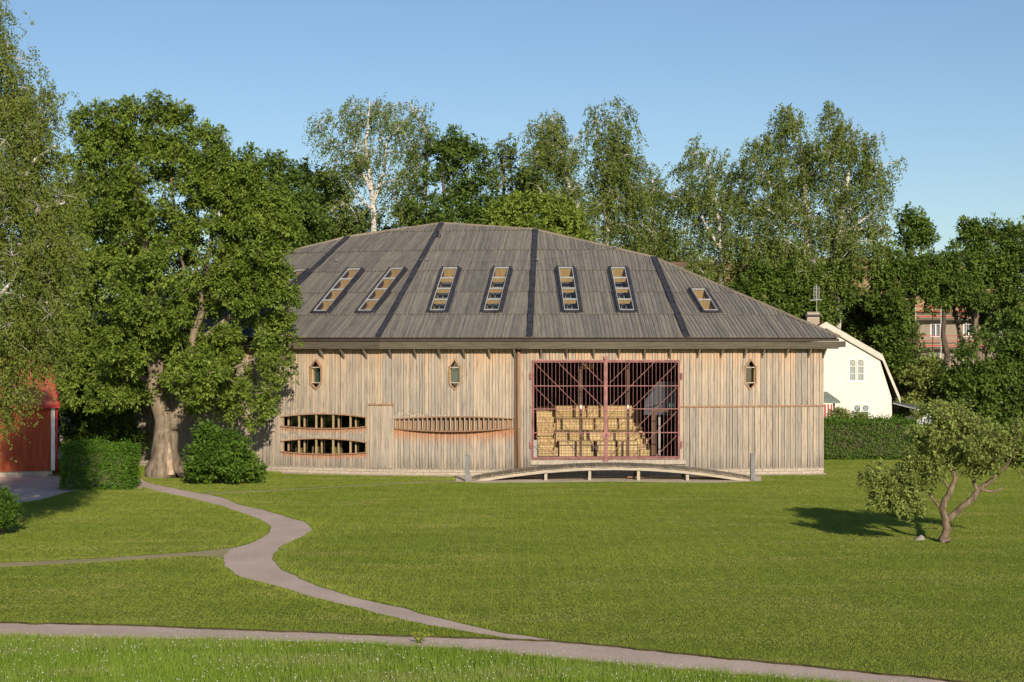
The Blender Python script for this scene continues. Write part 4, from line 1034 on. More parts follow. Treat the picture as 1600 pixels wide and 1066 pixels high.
mb.build('roof', M['redroof'], shed)
mb = MB(); mb.bar((sx0, SY - .36, ez - .02), (xe, SY - .36, ez - .02), .05, .16)
for s_, y0 in ((1, SY - .35), (-1, SY + 6.75)): mb.bar((xe, y0, ez), (xe, y0 + 3.55 * s_, pkz + .12), .05, .22)
mb.build('roof_trim', M['redtrim'], shed)
mb = MB(); mb.box((sx1 - .05, SY - .045, (ez + .2) / 2 + .05), (.17, .04, ez - .2)); mb.build('corner_board', M['white'], shed)
mb = MB(); mb.box((sx1 + .03, SY + .06, (ez + .2) / 2 + .05), (.05, .14, ez - .2)); mb.build('corner_board', M['white'], shed)
mb = MB(); mb.tube([(sx1 + .12, SY - .1, .1), (sx1 + .12, SY - .1, ez - .1)], .05, 8); mb.build('downpipe', M['redtrim'], shed, True)

shed.rotation_euler = (0, 0, R(24))
# ------------------------------------------------------------------ distant apartment block
M['render_'] = plain('beige render', (0.30, 0.26, 0.20), 0.9, 0.1, 0.1); M['clay'] = plain('orange clay tiles', (0.44, 0.29, 0.16), 0.8, 0.2, 0.3, scale=1.5)
AY = 175.0; s_ = AY / F
def apartment(xa, xb, ytop, yeave, AY, label, floors=2):
    s_ = AY / F; X0, X1 = (xa - 800) * s_, (xb - 800) * s_; ze = H - (yeave - YH) * s_; zt = H - (ytop - YH) * s_
    b = thing('apartment_building', ((X0 + X1) / 2, AY, 0), label, 'building', 'far houses behind the trees')
    holes_ = []; n = max(2, int((X1 - X0) / 3.2)); wl = []
    for k in range(n):
        xc = X0 + (X1 - X0) * (k + .5) / n
        for z in (ze - 2.0, ze - 5.0, ze - 8.0):
            if z > .5: wl.append((xc - .55, z - .7, xc + .55, z + .7))
    mb = MB(); fr = (Vector((0, AY, 0)), Vector((1, 0, 0)), Z3, Vector((0, -1, 0)))
    polys = __import__('functools').reduce(subtract, [rect(*w) for w in wl], [rect(X0, 0, X1, ze)])
    for pc in polys: mb.prism(fr, pc, -.3, 0)
    mb.box(((X0 + X1) / 2, AY + 6, ze / 2), (X1 - X0 - .01, 11, ze)); mb.build('wall', M['render_'], b)
    mb = MB(); k = X0 - .5
    while k < X1 + .5:
        mb.face([(k, AY - .6, ze), (k + .5, AY - .6, ze + .0), (k + .5, AY + 6, zt), (k, AY + 6, zt)], rnd=random.random()); mb.face([(k, AY + 6, zt), (k + .5, AY + 6, zt), (k + .5, AY + 12.6, ze), (k, AY + 12.6, ze)]); k += .5
    mb.face([(X0, AY, ze), (X0, AY + 6, zt), (X0, AY + 12, ze)]); mb.face([(X1, AY, ze), (X1, AY + 12, ze), (X1, AY + 6, zt)])
    mb.build('roof', M['clay'], b)
    for w in wl:
        fm = MB(); a, c, d, e = w
        for r_ in (rect(a, c, a + .12, e), rect(d - .12, c, d, e), rect(a + .12, c, d - .12, c + .12), rect(a + .12, e - .12, d - .12, e), rect((a + d) / 2 - .06, c + .12, (a + d) / 2 + .06, e - .12)): fm.prism(fr, r_, -.15, .05)
        wo = fm.build('window', M['white'], b); g = MB(); g.prism(fr, rect(a, c, d, e), -.2, -.16); g.build('pane', M['slate'], wo)
    return b, X0, X1, ze
apartment(1030, 1215, 404, 470, 168, 'orange tiled far house showing between birches just right of the barn ridge')
apartment(1225, 1370, 398, 462, 172, 'orange tiled far house behind the tall double birch above the white house')
b, X0, X1, ze = apartment(1385, 1590, 412, 486, 175, 'beige far block with orange roof and scaffolding seen between the right hand trees')
sc = thing('scaffolding', ((X0 + X1) / 2, 173, 0), 'metal scaffolding with red boards on the beige far block', 'scaffolding')
x = X0
while x < X1: mb = MB(); mb.bar((x, 173.2, 0), (x, 173.2, ze + 1), .08); mb.build('upright', M['alu'], sc); x += 2.6
for z in (ze - 6.6, ze - 3.6, ze - .6): mb = MB(); mb.box(((X0 + X1) / 2, 173.6, z), (X1 - X0, .9, .12)); mb.box(((X0 + X1) / 2, 173.2, z + .5), (X1 - X0, .05, .08)); mb.box(((X0 + X1) / 2, 173.2, z + 1.0), (X1 - X0, .05, .08)); mb.build('walkway', M['redpaint'], sc)

# ------------------------------------------------------------------ trees
def unit(a): return a / np.maximum(np.linalg.norm(a, axis=1, keepdims=True), 1e-9)
def leaves(P, A, Nm, L, Wd, rnd):
    """rhombic leaves with base P, axis A, facing Nm"""
    A = unit(A); S = unit(np.cross(A, Nm)); L = L[:, None]; Wd = Wd[:, None]
    V = np.empty((len(P), 4, 3)); V[:, 0] = P; V[:, 1] = P + A * L * .5 + S * Wd * .5; V[:, 2] = P + A * L; V[:, 3] = P + A * L * .5 - S * Wd * .5
    return V.reshape(-1, 3)
def tree(name, label, cat, base, stems, blobs, Y, nlimb, ncl, nleaf, leafsize, leafmat, barkmat, style='broad', group=None, depth=.8, spread=.9, wind=(-.25, 0, 0), seed=0, droop=.35, strand=1.2, r_tip=.02, limb_r=.09, base_r=None, jit=None):
    """stems: polylines of (px, py, radius, depth offset); blobs: (px, py, rx, ry[, dy]) in photo pixels at distance Y"""
    rng = np.random.default_rng(seed); rs = random.Random(seed); s = Y / F
    root = thing(name, (base[0], base[1], 0), label, cat, group)
    tm = MB(); nodes = []; nrad = []
    for st in stems:
        pts = []; rad = []
        for q in st:
            p = at(q[0], q[1], Y); p.y += q[3] if len(q) > 3 else 0; p.z = max(p.z, -0.05); pts.append(p); rad.append(q[2])
        # subdivide with a slight wobble
        P2, R2 = [], []
        for a, b, ra, rb in zip(pts[:-1], pts[1:], rad[:-1], rad[1:]):
            n = max(2, int((b - a).length / .7))
            for k in range(n):
                t = k / n; w = min(ra, .25) * .5
                P2.append(a.lerp(b, t) + Vector((rs.uniform(-w, w), rs.uniform(-w, w), 0)) * (1 if (P2 and k) else 0)); R2.append(ra + (rb - ra) * t)
        P2.append(pts[-1]); R2.append(rad[-1]); tm.tube(P2, R2, 10 if rad[0] > .3 else 7, wob=.06)
        for p, r_ in zip(P2[1:], R2[1:]): nodes.append(p.copy()); nrad.append(r_)
    # limb ends inside the crown blobs
    B = np.array([(at(b[0], b[1], Y).x, Y + (b[4] if len(b) > 4 else 0), at(b[0], b[1], Y).z, b[2] * s, max(b[2], b[3]) * s * depth, b[3] * s) for b in blobs])
    wts = (B[:, 3] * B[:, 5] * B[:, 4]) ** .75; wts /= wts.sum(); idx = rng.choice(len(B), nlimb, p=wts)
    d = unit(rng.normal(0, 1, (nlimb, 3))); rr = rng.uniform(.12, 1, nlimb) ** (1 / 2.4)
    if jit is None: jit = (.82, 1.04) if style == 'broad' else (.7, 1.28)
    C = B[idx, :3] + d * rr[:, None] * B[idx, 3:6] * (rng.uniform(*jit, (nlimb, 1))); C[:, 2] = np.maximum(C[:, 2], .4)
    N0 = np.array([tuple(n) for n in nodes]); order = np.argsort(np.min(np.linalg.norm(C[:, None] - N0[None], axis=2), axis=1))
    for k in order:
        c = Vector(C[k]); Nn_ = np.array([tuple(n) for n in nodes]); dd = np.linalg.norm(Nn_ - C[k], axis=1) + np.maximum(0, Nn_[:, 2] - C[k][2]) * .9 
        j = int(np.argmin(dd)); a = nodes[j]; L = (c - a).length
        if L < .15: continue
        r0 = min(nrad[j] * .62, limb_r * (.35 + L * .16)); r0 = max(r0, r_tip * 1.2)
        mid = a.lerp(c, .5) + Vector((rs.uniform(-.1, .1) * L, rs.uniform(-.1, .1) * L, L * rs.uniform(.02, .14)))
        q1 = a.lerp(mid, .5) + Vector((rs.uniform(-.04, .04) * L, 0, L * .02)); q2 = mid.lerp(c, .5) + Vector((0, rs.uniform(-.04, .04) * L, L * .03))
        rl = [r0, r0 * .85, r0 * .65, r0 * .45, r_tip * .7]; tm.tube([a, q1, mid, q2, c], rl, 5, cap=False)
        for p, r_ in ((q1, rl[1]), (mid, rl[2]), (q2, rl[3]), (c, r_tip)): nodes.append(p); nrad.append(r_)
    # clusters of leaves round each limb end
    K = nlimb * ncl; cc = np.repeat(C, ncl, axis=0); off = unit(rng.normal(0, 1, (K, 3))) * (rng.uniform(0, 1, (K, 1)) ** .5) * spread; off[:, 2] *= .75
    T = cc + off; out = unit(off + rng.normal(0, .15, (K, 3)) + np.array([0, 0, .25]))
    tw = rng.choice(K, min(K, int(K * .35)), replace=False)
    for k in tw:
        a = Vector(cc[k]); b = Vector(T[k]); tm.tube([a, a.lerp(b, .5) + Vector((0, 0, .04)), b], [r_tip * .6, r_tip * .45, r_tip * .25], 3, cap=False)
    tm.build('trunk', barkmat, root, True)
    M_ = K * nleaf
    if style == 'broad':     # tufts: leaves fan out from the twig tip and droop
        P = np.repeat(T, nleaf, axis=0); o = np.repeat(out, nleaf, axis=0); cr = np.repeat(rng.uniform(0, 1, K), nleaf)
        dir_ = unit(o * .7 + rng.normal(0, .62, (M_, 3))); L = leafsize * rng.uniform(.65, 1.25, M_)
        P = P + dir_ * rng.uniform(0, 1.1, (M_, 1)) * leafsize; ax = dir_ + np.array(wind) * .5; ax[:, 2] -= droop * rng.uniform(.3, 1.6, M_)
        nm = unit(o * .5 + np.array([0, -.25, .8]) + rng.normal(0, .38, (M_, 3))); V = leaves(P, ax, nm, L, L * rng.uniform(.42, .62, M_), None)
    else:                    # hanging strands
        P0 = np.repeat(T, nleaf, axis=0); cr = np.repeat(rng.uniform(0, 1, K), nleaf); sl_ = np.repeat(rng.uniform(.4, 1.2, K) * strand, nleaf); t = rng.uniform(0, 1, M_)
        lean = np.repeat(rng.normal(0, .16, (K, 3)) + np.array(wind), nleaf, axis=0)
        P = P0 + lean * (sl_ * t)[:, None] + np.repeat(out, nleaf, axis=0) * (.28 * np.sqrt(t))[:, None]; P[:, 2] -= sl_ * (t ** 1.3) * .85; P += rng.normal(0, leafsize * .45, (M_, 3))
        ax = rng.normal(0, .6, (M_, 3)) + np.array([0, 0, -.7]) + lean; nm = unit(rng.normal(0, .7, (M_, 3)) + np.array([0, -.45, .45])); L = leafsize * rng.uniform(.6, 1.3, M_); V = leaves(P, ax, nm, L, L * rng.uniform(.5, .75, M_), None)
    V[:, 2] = np.maximum(V[:, 2], .03)
    me = quads_mesh('crown', V, 4, np.clip(cr * .6 + rng.uniform(0, .4, M_), 0, 1)); link('crown', me, leafmat, root)
    return root

def gx_of(px, Y): return (px - 800) * Y / F
def gyp(Y): return YH + F * H / Y

# apple tree
AYt = 52.7
tree('apple_tree', 'old gnarled apple tree with leaning forked trunk alone on the lawn', 'tree', gp(1478, 848),
     [[(1478, 850, .22), (1477.5, 846, .165), (1477, 838, .135), (1477, 815, .125), (1476, 808, .11), (1472, 794, .105), (1476, 782, .10), (1486, 765, .09), (1493, 747, .075), (1490, 725, .06, .2), (1492, 700, .05, .3), (1470, 680, .04)],
      [(1477, 816, .12), (1486, 808, .11), (1503, 792, .10), (1515, 783, .095), (1524, 772, .09), (1531, 763, .085), (1546, 753, .075), (1560, 741, .065), (1575, 715, .05, -.3), (1590, 690, .04, -.4)],
      [(1527, 766, .06), (1524, 748, .05, .3), (1522, 728, .045, .5), (1530, 700, .04, .7)], [(1532, 764, .05), (1545, 768, .04), (1556, 768, .035), (1566, 762, .03)],
      [(1472, 796, .06), (1464, 785, .05, .2), (1450, 768, .04, .4), (1425, 760, .025, .3), (1398, 762, .02, .2)], [(1486, 765, .05), (1465, 740, .04, .4), (1440, 715, .03, .6)]],
     [(1485, 680, 62, 42), (1455, 700, 40, 42), (1530, 695, 62, 38), (1580, 705, 48, 38), (1500, 655, 42, 22), (1466, 648, 30, 16), (1395, 765, 45, 34), (1372, 770, 24, 18), (1425, 745, 38, 30), (1415, 795, 34, 22), (1445, 735, 28, 26), (1600, 715, 30, 40), (1550, 730, 38, 14), (1505, 722, 36, 20), (1468, 725, 30, 22), (1420, 720, 24, 22)],
     AYt, 210, 15, 14, .105, M['apple_leaf'], M['applebark'], spread=.33, depth=1.0, seed=3, jit=(.62, 1.22), droop=.3, r_tip=.012, limb_r=.05)
x, y = gp(1438, 844); 
def rock(x, y, s, name, lab, cat):
    me = bpy.data.meshes.new(name); import bmesh; bm = bmesh.new(); bmesh.ops.create_icosphere(bm, subdivisions=3, radius=1); rr = random.Random(4)
    for v in bm.verts: n = v.co.normalized(); k = 1 + .22 * math.sin(n.x * 4 + 1) * math.cos(n.y * 3) + .12 * math.sin(n.z * 7 + n.x * 5) + rr.uniform(-.03, .03); v.co = Vector((n.x * s[0] * k, n.y * s[1] * k, max(n.z * s[2] * k, -.02) + .02))
    bm.to_mesh(me); bm.free(); o = link(name, me, M['rock']); o.location = (x, y, 0); return tag(o, lab, cat)
rock(x, y, (.17, .13, .11), 'stone', 'small grey stone on the lawn beside the apple tree', 'stone')

# big ash by the barn
ash_blobs = [(195, 205, 78, 62), (165, 270, 70, 80), (290, 250, 62, 52), (240, 300, 110, 85), (350, 320, 62, 52), (400, 330, 48, 40), (150, 400, 80, 90), (300, 410, 120, 90), (410, 400, 54, 70), (150, 510, 75, 75), (270, 520, 100, 70), (390, 500, 75, 80), (430, 570, 42, 50), (340, 600, 95, 50), (150, 610, 60, 55), (400, 640, 55, 30), (210, 600, 40, 30), (190, 165, 48, 28), (440, 460, 26, 40), (330, 260, 40, 40), (370, 290, 50, 34), (420, 310, 40, 30), (440, 360, 30, 50), (120, 330, 40, 60), (240, 180, 44, 30), (120, 200, 26, 34), (275, 200, 40, 36), (320, 230, 36, 34), (225, 545, 50, 50, -2.0), (310, 590, 56, 38, -2.0), (255, 460, 70, 70, -2.6), (190, 600, 40, 34, -1.5), (440, 330, 28, 34), (370, 260, 30, 26)]
ash = tree('ash_tree', 'huge broad ash tree with split old trunk standing left of the barn', 'tree', gp(258, 745),
     [[(257, 747, 1.1), (257, 741, .90), (257, 728, .74), (258, 705, .63), (259, 680, .58), (260, 662, .54), (250, 640, .38), (243, 600, .38), (235, 540, .34), (238, 470, .30), (228, 380, .22), (215, 290, .14), (205, 200, .06)],
      [(262, 668, .42), (278, 650, .32), (290, 610, .27), (300, 540, .20), (315, 470, .14), (330, 380, .10), (335, 300, .05)],
      [(236, 540, .2), (200, 480, .13, .5), (160, 400, .07, .8)], [(300, 540, .18), (350, 500, .12, .5), (410, 440, .06, .6)], [(290, 610, .16), (345, 585, .09, -.2), (400, 560, .04, -.5)], [(243, 600, .14), (200, 580, .09, 0), (150, 560, .04, 0)], [(300, 480, .13), (280, 380, .09, -.4), (270, 280, .05, -.4)]],
     ash_blobs, 79, 860, 15, 20, .17, M['ash_leaf'], M['bark'], spread=.52, depth=.75, seed=5, droop=.5, r_tip=.02, limb_r=.10)
mb = MB()
def tr_front(px, py, dd): p = at(px, py, 79 - dd); return p
mb.face([tr_front(259, 745, 1.02), tr_front(273, 744, 1.0), tr_front(271, 715, .86), tr_front(266, 692, .78), tr_front(261, 690, .78), tr_front(258, 715, .88)])
mb.v = mb.v
p_ = [(262, 743, .93), (272, 742, .90), (269, 722, .77), (267, 702, .68), (264, 690, .65), (261, 712, .74)]
A = [tr_front(a, b, c) for a, b, c in p_]; mb = MB(); mb.face(A); 
for i in range(6): j = (i + 1) % 6; mb.face([A[i], A[j], A[j] + Vector((0, .4, 0)), A[i] + Vector((0, .4, 0))][::-1])
mb.build('bare_wood', M['scar'], ash)

# near birch at the left edge
tree('birch_tree', 'drooping birch at the left edge hanging in front of the red shed', 'tree', (gx_of(-75, 50), 50),
     [[(-75, 864, .33), (-74, 780, .28), (-72, 700, .25), (-65, 500, .24), (-50, 360, .18), (-30, 200, .12), (-10, 60, .05)], [(-50, 380, .12), (0, 322, .085, -.2), (40, 290, .065, -.4), (62, 250, .05, -.4), (95, 228, .02, -.4)],
      [(-60, 440, .11), (0, 352, .07, -.3), (40, 335, .05, -.5), (110, 320, .02, -.6)], [(-65, 520, .1), (0, 480, .07, -1), (40, 440, .04, -1.2)], [(-60, 500, .1), (0, 400, .08, 1), (50, 380, .04, 1.4)]],
     [(10, 130, 62, 78), (-10, 230, 90, 90), (45, 180, 35, 60), (60, 300, 55, 60), (0, 340, 90, 80), (75, 400, 60, 62), (20, 450, 85, 75), (75, 480, 45, 65), (20, 530, 70, 45), (-10, 560, 50, 60), (-8, 640, 26, 50), (-30, 30, 50, 60), (-60, 120, 60, 90)],
     50, 360, 19, 25, .072, M['nearbirch_leaf'], M['birchbark'], style='birch', spread=.66, seed=8, wind=(.12, 0, 0), strand=.95, limb_r=.05, r_tip=.014, group='birches')

T = tree
def birch(label, bx, Y, blobs, stems=None, nl=90, ncl=13, nlf=22, ls=.135, seed=1, mat='birch_leaf', wind=(-.35, 0, 0), strand=1.5, **k):
    if stems is None: ty = min(b[1] - b[3] * .6 for b in blobs); tx = np.mean([b[0] for b in blobs]); stems = [[(bx, gyp(Y), .26), ((bx * 2 + tx) / 3, 420, .2), ((bx + tx) / 2, 300, .13), (tx, ty, .04)]]
    return tree('birch_tree', label, 'tree', (gx_of(stems[0][0][0], Y), Y), stems, blobs, Y, nl, ncl, nlf, ls, M[mat], M['birchbark'], style='birch', seed=seed, wind=wind, strand=strand, spread=.68, group='birches', r_tip=.028, limb_r=.11, **k)
G_ = gyp(105)
birch('tall slender birch with bright white forked trunk rising behind the left barn roof', 583, 105,
      [(515, 193, 28, 16), (545, 190, 30, 28), (575, 170, 42, 28), (600, 190, 32, 34), (560, 225, 50, 34), (590, 255, 42, 40), (545, 270, 38, 34), (560, 320, 50, 34)],
      [[(586, G_, .24), (584, 360, .19), (582, 320, .18), (577, 270, .15), (572, 220, .10), (578, 160, .04)], [(580, 300, .14), (562, 262, .10), (552, 215, .05)], [(582, 320, .14), (600, 270, .10), (604, 220, .05)], [(575, 250, .09), (560, 215, .06, .5), (520, 195, .03)], [(582, 330, .08), (560, 305, .05, -.5), (545, 290, .03)]], nl=78, ncl=10, nlf=18, seed=21)
birch('narrow birch with white trunk just right of the slender forked birch', 665, 107,
      [(625, 175, 24, 24), (642, 165, 24, 16), (632, 215, 28, 34), (655, 205, 24, 32), (648, 255, 32, 34), (635, 310, 38, 40)],
      [[(655, G_, .22), (655, 380, .2), (665, 290, .14), (668, 210, .09), (640, 160, .03)], [(665, 280, .08), (640, 240, .05), (630, 200, .03)]], nl=60, ncl=10, nlf=18, seed=22)
birch('twin topped birch left of the pair above the right slope of the barn', 920, 104,
      [(875, 185, 24, 18), (862, 210, 30, 30), (848, 235, 22, 32), (880, 235, 38, 38), (870, 290, 40, 44), (895, 330, 44, 40), (905, 375, 40, 30)],
      [[(922, gyp(104), .27), (915, 370, .22), (900, 320, .18), (885, 265, .14), (868, 205, .06), (862, 180, .03)], [(900, 320, .1), (892, 280, .07, .5), (880, 250, .04)]], nl=100, ncl=13, nlf=23, seed=23, wind=(-.2, 0, 0))
birch('bushy birch with several pale stems over the barn hip', 948, 106,
      [(950, 175, 26, 16), (968, 180, 20, 22), (955, 210, 38, 30), (965, 250, 36, 36), (940, 270, 34, 40), (955, 320, 48, 44), (990, 300, 24, 34), (970, 375, 50, 34)],
      [[(946, gyp(106), .27), (948, 370, .22), (950, 320, .18), (962, 270, .13), (962, 190, .05)], [(949, 350, .14), (937, 300, .10), (930, 260, .05)], [(950, 330, .12), (975, 290, .07, .5), (985, 260, .04)]], nl=115, ncl=13, nlf=23, seed=24, wind=(.1, 0, 0))
birch('small rounded birch filling the dip between the taller birches', 1022, 108, [(1015, 285, 22, 20), (1020, 325, 34, 38), (1005, 375, 44, 36), (1040, 400, 40, 40)], nl=80, ncl=12, nlf=20, seed=25, wind=(.1, 0, 0))
birch('medium birch with crooked pale trunk in the middle of the right hand row', 1116, 107,
      [(1095, 238, 30, 16), (1080, 255, 26, 22), (1115, 262, 38, 28), (1145, 285, 34, 26), (1100, 310, 54, 40), (1150, 330, 34, 40), (1110, 380, 64, 40), (1130, 430, 70, 36)],
      [[(1130, gyp(107), .25), (1128, 400, .2), (1122, 340, .16), (1112, 290, .10), (1102, 240, .04)], [(1124, 350, .11), (1142, 300, .07), (1146, 270, .04)], [(1125, 390, .12), (1100, 350, .08, -.5), (1085, 300, .04)]], nl=135, ncl=13, nlf=23, seed=26, wind=(-.2, 0, 0))
birch('tall birch forming the left half of the great double crown at right', 1262, 105,
      [(1230, 185, 28, 20), (1198, 220, 26, 18), (1186, 240, 24, 28), (1235, 225, 38, 34), (1215, 275, 44, 36), (1260, 270, 30, 50), (1225, 330, 60, 40), (1190, 380, 50, 34), (1250, 390, 54, 40)],
      [[(1262, gyp(105), .3), (1262, 380, .24), (1258, 310, .19), (1253, 260, .13), (1248, 190, .05)], [(1262, 340, .12), (1220, 310, .09), (1185, 260, .04)], [(1262, 360, .12), (1215, 340, .09, -.5), (1175, 310, .04)]], nl=155, ncl=13, nlf=23, seed=27, wind=(-.15, 0, 0))
birch('tall birch forming the right half of the great double crown at right', 1310, 104,
      [(1295, 190, 34, 20), (1320, 215, 40, 30), (1355, 235, 30, 26), (1300, 250, 40, 40), (1345, 285, 44, 40), (1388, 295, 20, 36), (1375, 250, 26, 26), (1320, 330, 56, 44), (1375, 345, 28, 26), (1340, 385, 56, 36), (1290, 420, 54, 36)],
      [[(1308, gyp(104), .3), (1308, 400, .25), (1315, 330, .19), (1325, 280, .12), (1330, 210, .05)], [(1312, 350, .13), (1345, 310, .09), (1378, 260, .04)], [(1310, 370, .12), (1345, 345, .08, -.5), (1380, 320, .04)], [(1313, 340, .1), (1300, 270, .07), (1296, 200, .03)]], nl=165, ncl=13, nlf=23, seed=28, wind=(-.1, 0, 0))
birch('thin birch top peeping above the ash crown', 345, 98, [(346, 215, 14, 12), (342, 240, 20, 20), (350, 290, 30, 34)], nl=26, ncl=9, nlf=16, seed=29)

def broad(name, label, bx, Y, blobs, mat='maple_leaf', nl=100, ncl=13, nlf=17, ls=.235, seed=1, bark='darkbark', group='leafy trees behind the barn', sp=.68, **k):
    ty = min(b[1] for b in blobs); tx = blobs[0][0]; r0 = .3
    stems = [[(bx, gyp(Y), r0), (bx, (gyp(Y) + ty) / 2 + 40, r0 * .8), ((bx + tx) / 2, (ty * 2 + gyp(Y)) / 3, r0 * .5), (tx, ty, .05)]]
    return tree(name, label, 'tree', (gx_of(bx, Y), Y), stems, blobs, Y, nl, ncl, nlf, ls, M[mat], M[bark], seed=seed, group=group, spread=sp, **k)
broad('maple_tree', 'dark green maple between the ash and the slender birch', 430, 103, [(385, 262, 30, 24), (415, 262, 34, 22), (440, 300, 48, 44), (400, 330, 60, 50), (470, 350, 48, 50), (430, 400, 60, 50)], nl=150, seed=31)
broad('maple_tree', 'loose dark tree under the left arm of the slender birch', 505, 110, [(480, 275, 26, 24), (510, 300, 34, 38), (490, 350, 46, 44), (535, 370, 34, 34), (520, 410, 60, 40)], nl=120, seed=32)
broad('maple_tree', 'irregular open crowned maple above the barn ridge', 710, 106, [(690, 225, 34, 22), (715, 235, 38, 28), (745, 250, 30, 26), (700, 290, 48, 44), (745, 300, 40, 40), (690, 345, 60, 34), (750, 350, 60, 30)], nl=110, seed=33, ncl=11)
broad('alder_tree', 'thin grey green tree with see-through crown above the barn ridge', 790, 108, [(785, 232, 26, 14), (795, 255, 24, 26), (765, 265, 26, 26), (785, 300, 34, 34), (760, 330, 40, 34)], nl=70, ncl=9, nlf=11, ls=.2, mat='birch_leaf', seed=34, bark='bark')
broad('maple_tree', 'rounded bright yellow green maple just above the barn ridge', 830, 101, [(820, 330, 50, 36), (785, 350, 38, 30), (865, 350, 48, 34), (830, 375, 90, 36)], mat='lime_leaf', nl=120, ncl=14, nlf=16, seed=35, sp=.6)
broad('maple_tree', 'small dark treetop showing left of the twin topped birch', 835, 112, [(828, 285, 20, 18), (840, 310, 30, 24)], nl=30, seed=36)
broad('maple_tree', 'slim leafy tree standing alone right of the great double birch', 1428, 110, [(1425, 345, 20, 16), (1430, 370, 27, 22), (1415, 400, 28, 26), (1440, 425, 30, 28)], nl=60, ncl=10, seed=37)
broad('oak_tree', 'dark spreading oak in the upper right corner of the tree line', 1530, 112, [(1520, 365, 28, 20), (1550, 370, 32, 22), (1590, 365, 34, 20), (1515, 405, 36, 26), (1560, 410, 54, 38), (1605, 410, 40, 50), (1540, 455, 50, 34), (1590, 475, 44, 50)], mat='oak_leaf', nl=170, seed=38, bark='bark')
broad('lime_tree', 'full green tree behind the white house roof', 1345, 111.5, [(1330, 490, 46, 40), (1370, 510, 44, 44), (1345, 550, 54, 54), (1400, 570, 40, 50), (1300, 480, 30, 30), (1420, 610, 36, 38)], nl=170, seed=39, mat='maple_leaf')
broad('hazel_tree', 'yellowish green bushy tree right of the white house', 1450, 104, [(1455, 590, 34, 26), (1480, 620, 40, 34), (1430, 650, 30, 34), (1500, 660, 34, 34)], nl=100, seed=40, mat='apple_leaf', ls=.24)
broad('oak_tree', 'dense dark oak at the right edge behind the apple tree', 1545, 102, [(1540, 560, 50, 40), (1580, 600, 60, 54), (1520, 620, 50, 50), (1570, 670, 66, 50), (1500, 585, 34, 34), (1610, 530, 44, 50), (1510, 690, 60, 34)], nl=230, seed=41, mat='oak_leaf')
broad('hornbeam_tree', 'low dark tree below the great double birch beside the barn end', 1235, 103.7, [(1190, 450, 44, 34), (1235, 470, 50, 44), (1270, 450, 34, 40), (1210, 510, 60, 34), (1255, 440, 40, 26), (1310, 450, 34, 30), (1265, 490, 40, 30), (1215, 430, 40, 24), (1325, 425, 34, 24)], depth=.3, nl=170, seed=42, mat='oak_leaf')
broad('maple_tree', 'dark tree in the gap left of the ash behind the birch', 60, 96, [(110, 420, 60, 60), (60, 480, 80, 70), (130, 560, 70, 60), (60, 600, 70, 70), (170, 640, 60, 50), (110, 300, 30, 60), (170, 440, 60, 50), (200, 380, 60, 60), (190, 500, 60, 50)], nl=260, seed=43, mat='oak_leaf')
broad('maple_tree', 'shaded dark tree beside the barn end left of the ash trunk', 150, 85, [(120, 560, 50, 50), (170, 620, 50, 50), (120, 650, 40, 46), (190, 680, 34, 40), (150, 690, 50, 30), (200, 560, 40, 50)], nl=190, seed=44, mat='oak_leaf')
broad('elm_tree', 'medium green tree whose crown fills behind the middle birches', 1070, 113, [(1050, 420, 40, 30), (1090, 450, 44, 30), (1140, 470, 40, 30), (1010, 400, 34, 30)], nl=70, seed=45, mat='maple_leaf')
broad('elm_tree', 'loose elm covering the orange roof right of the double birch', 1400, 107.5, [(1390, 430, 34, 24), (1380, 465, 34, 26), (1425, 455, 30, 22), (1400, 490, 30, 20), (1450, 425, 26, 18), (1380, 410, 30, 20), (1420, 425, 24, 18), (1398, 530, 34, 26), (1408, 570, 34, 26)], nl=140, ncl=10, seed=47)
broad('elm_tree', 'loose elm between the slim lone tree and the upper right oak', 1480, 108, [(1470, 410, 26, 20), (1490, 440, 34, 26), (1465, 470, 22, 18), (1505, 410, 22, 20), (1450, 450, 24, 20)], nl=64, ncl=9, seed=48)
broad('elm_tree', 'leafy tree with pale trunk before the scaffolded block', 1520, 116, [(1480, 445, 34, 22), (1505, 480, 30, 18), (1545, 500, 34, 26)], nl=42, ncl=9, seed=46, mat='maple_leaf', bark='bark')
# the far wood line left, right and behind the barn (one mass of individuals, beyond the near row)
for k, (px, ty, w, nm, lb) in enumerate(((990, 440, 60, 'elm_tree', 'low elm just over the right slope of the barn roof'), (-60, 330, 90, 'oak_tree', 'oak crown at the far left edge behind the near birch'), (560, 345, 60, 'elm_tree', 'elm crown low behind the slender birch trunk'), (650, 345, 60, 'elm_tree', 'elm crown directly behind the barn ridge left of the open maple'), (950, 410, 60, 'elm_tree', 'low elm under the bushy pale stemmed birch'), (1640, 430, 70, 'oak_tree', 'oak crown cut by the right edge of the picture'))):
    broad(nm, lb, px, 118, [(px, ty, w * .6, 30), (px - 20, ty + 50, w * .8, 40), (px + 25, ty + 70, w * .8, 44)], nl=80, seed=60 + k, mat='oak_leaf' if nm == 'oak_tree' else 'maple_leaf')

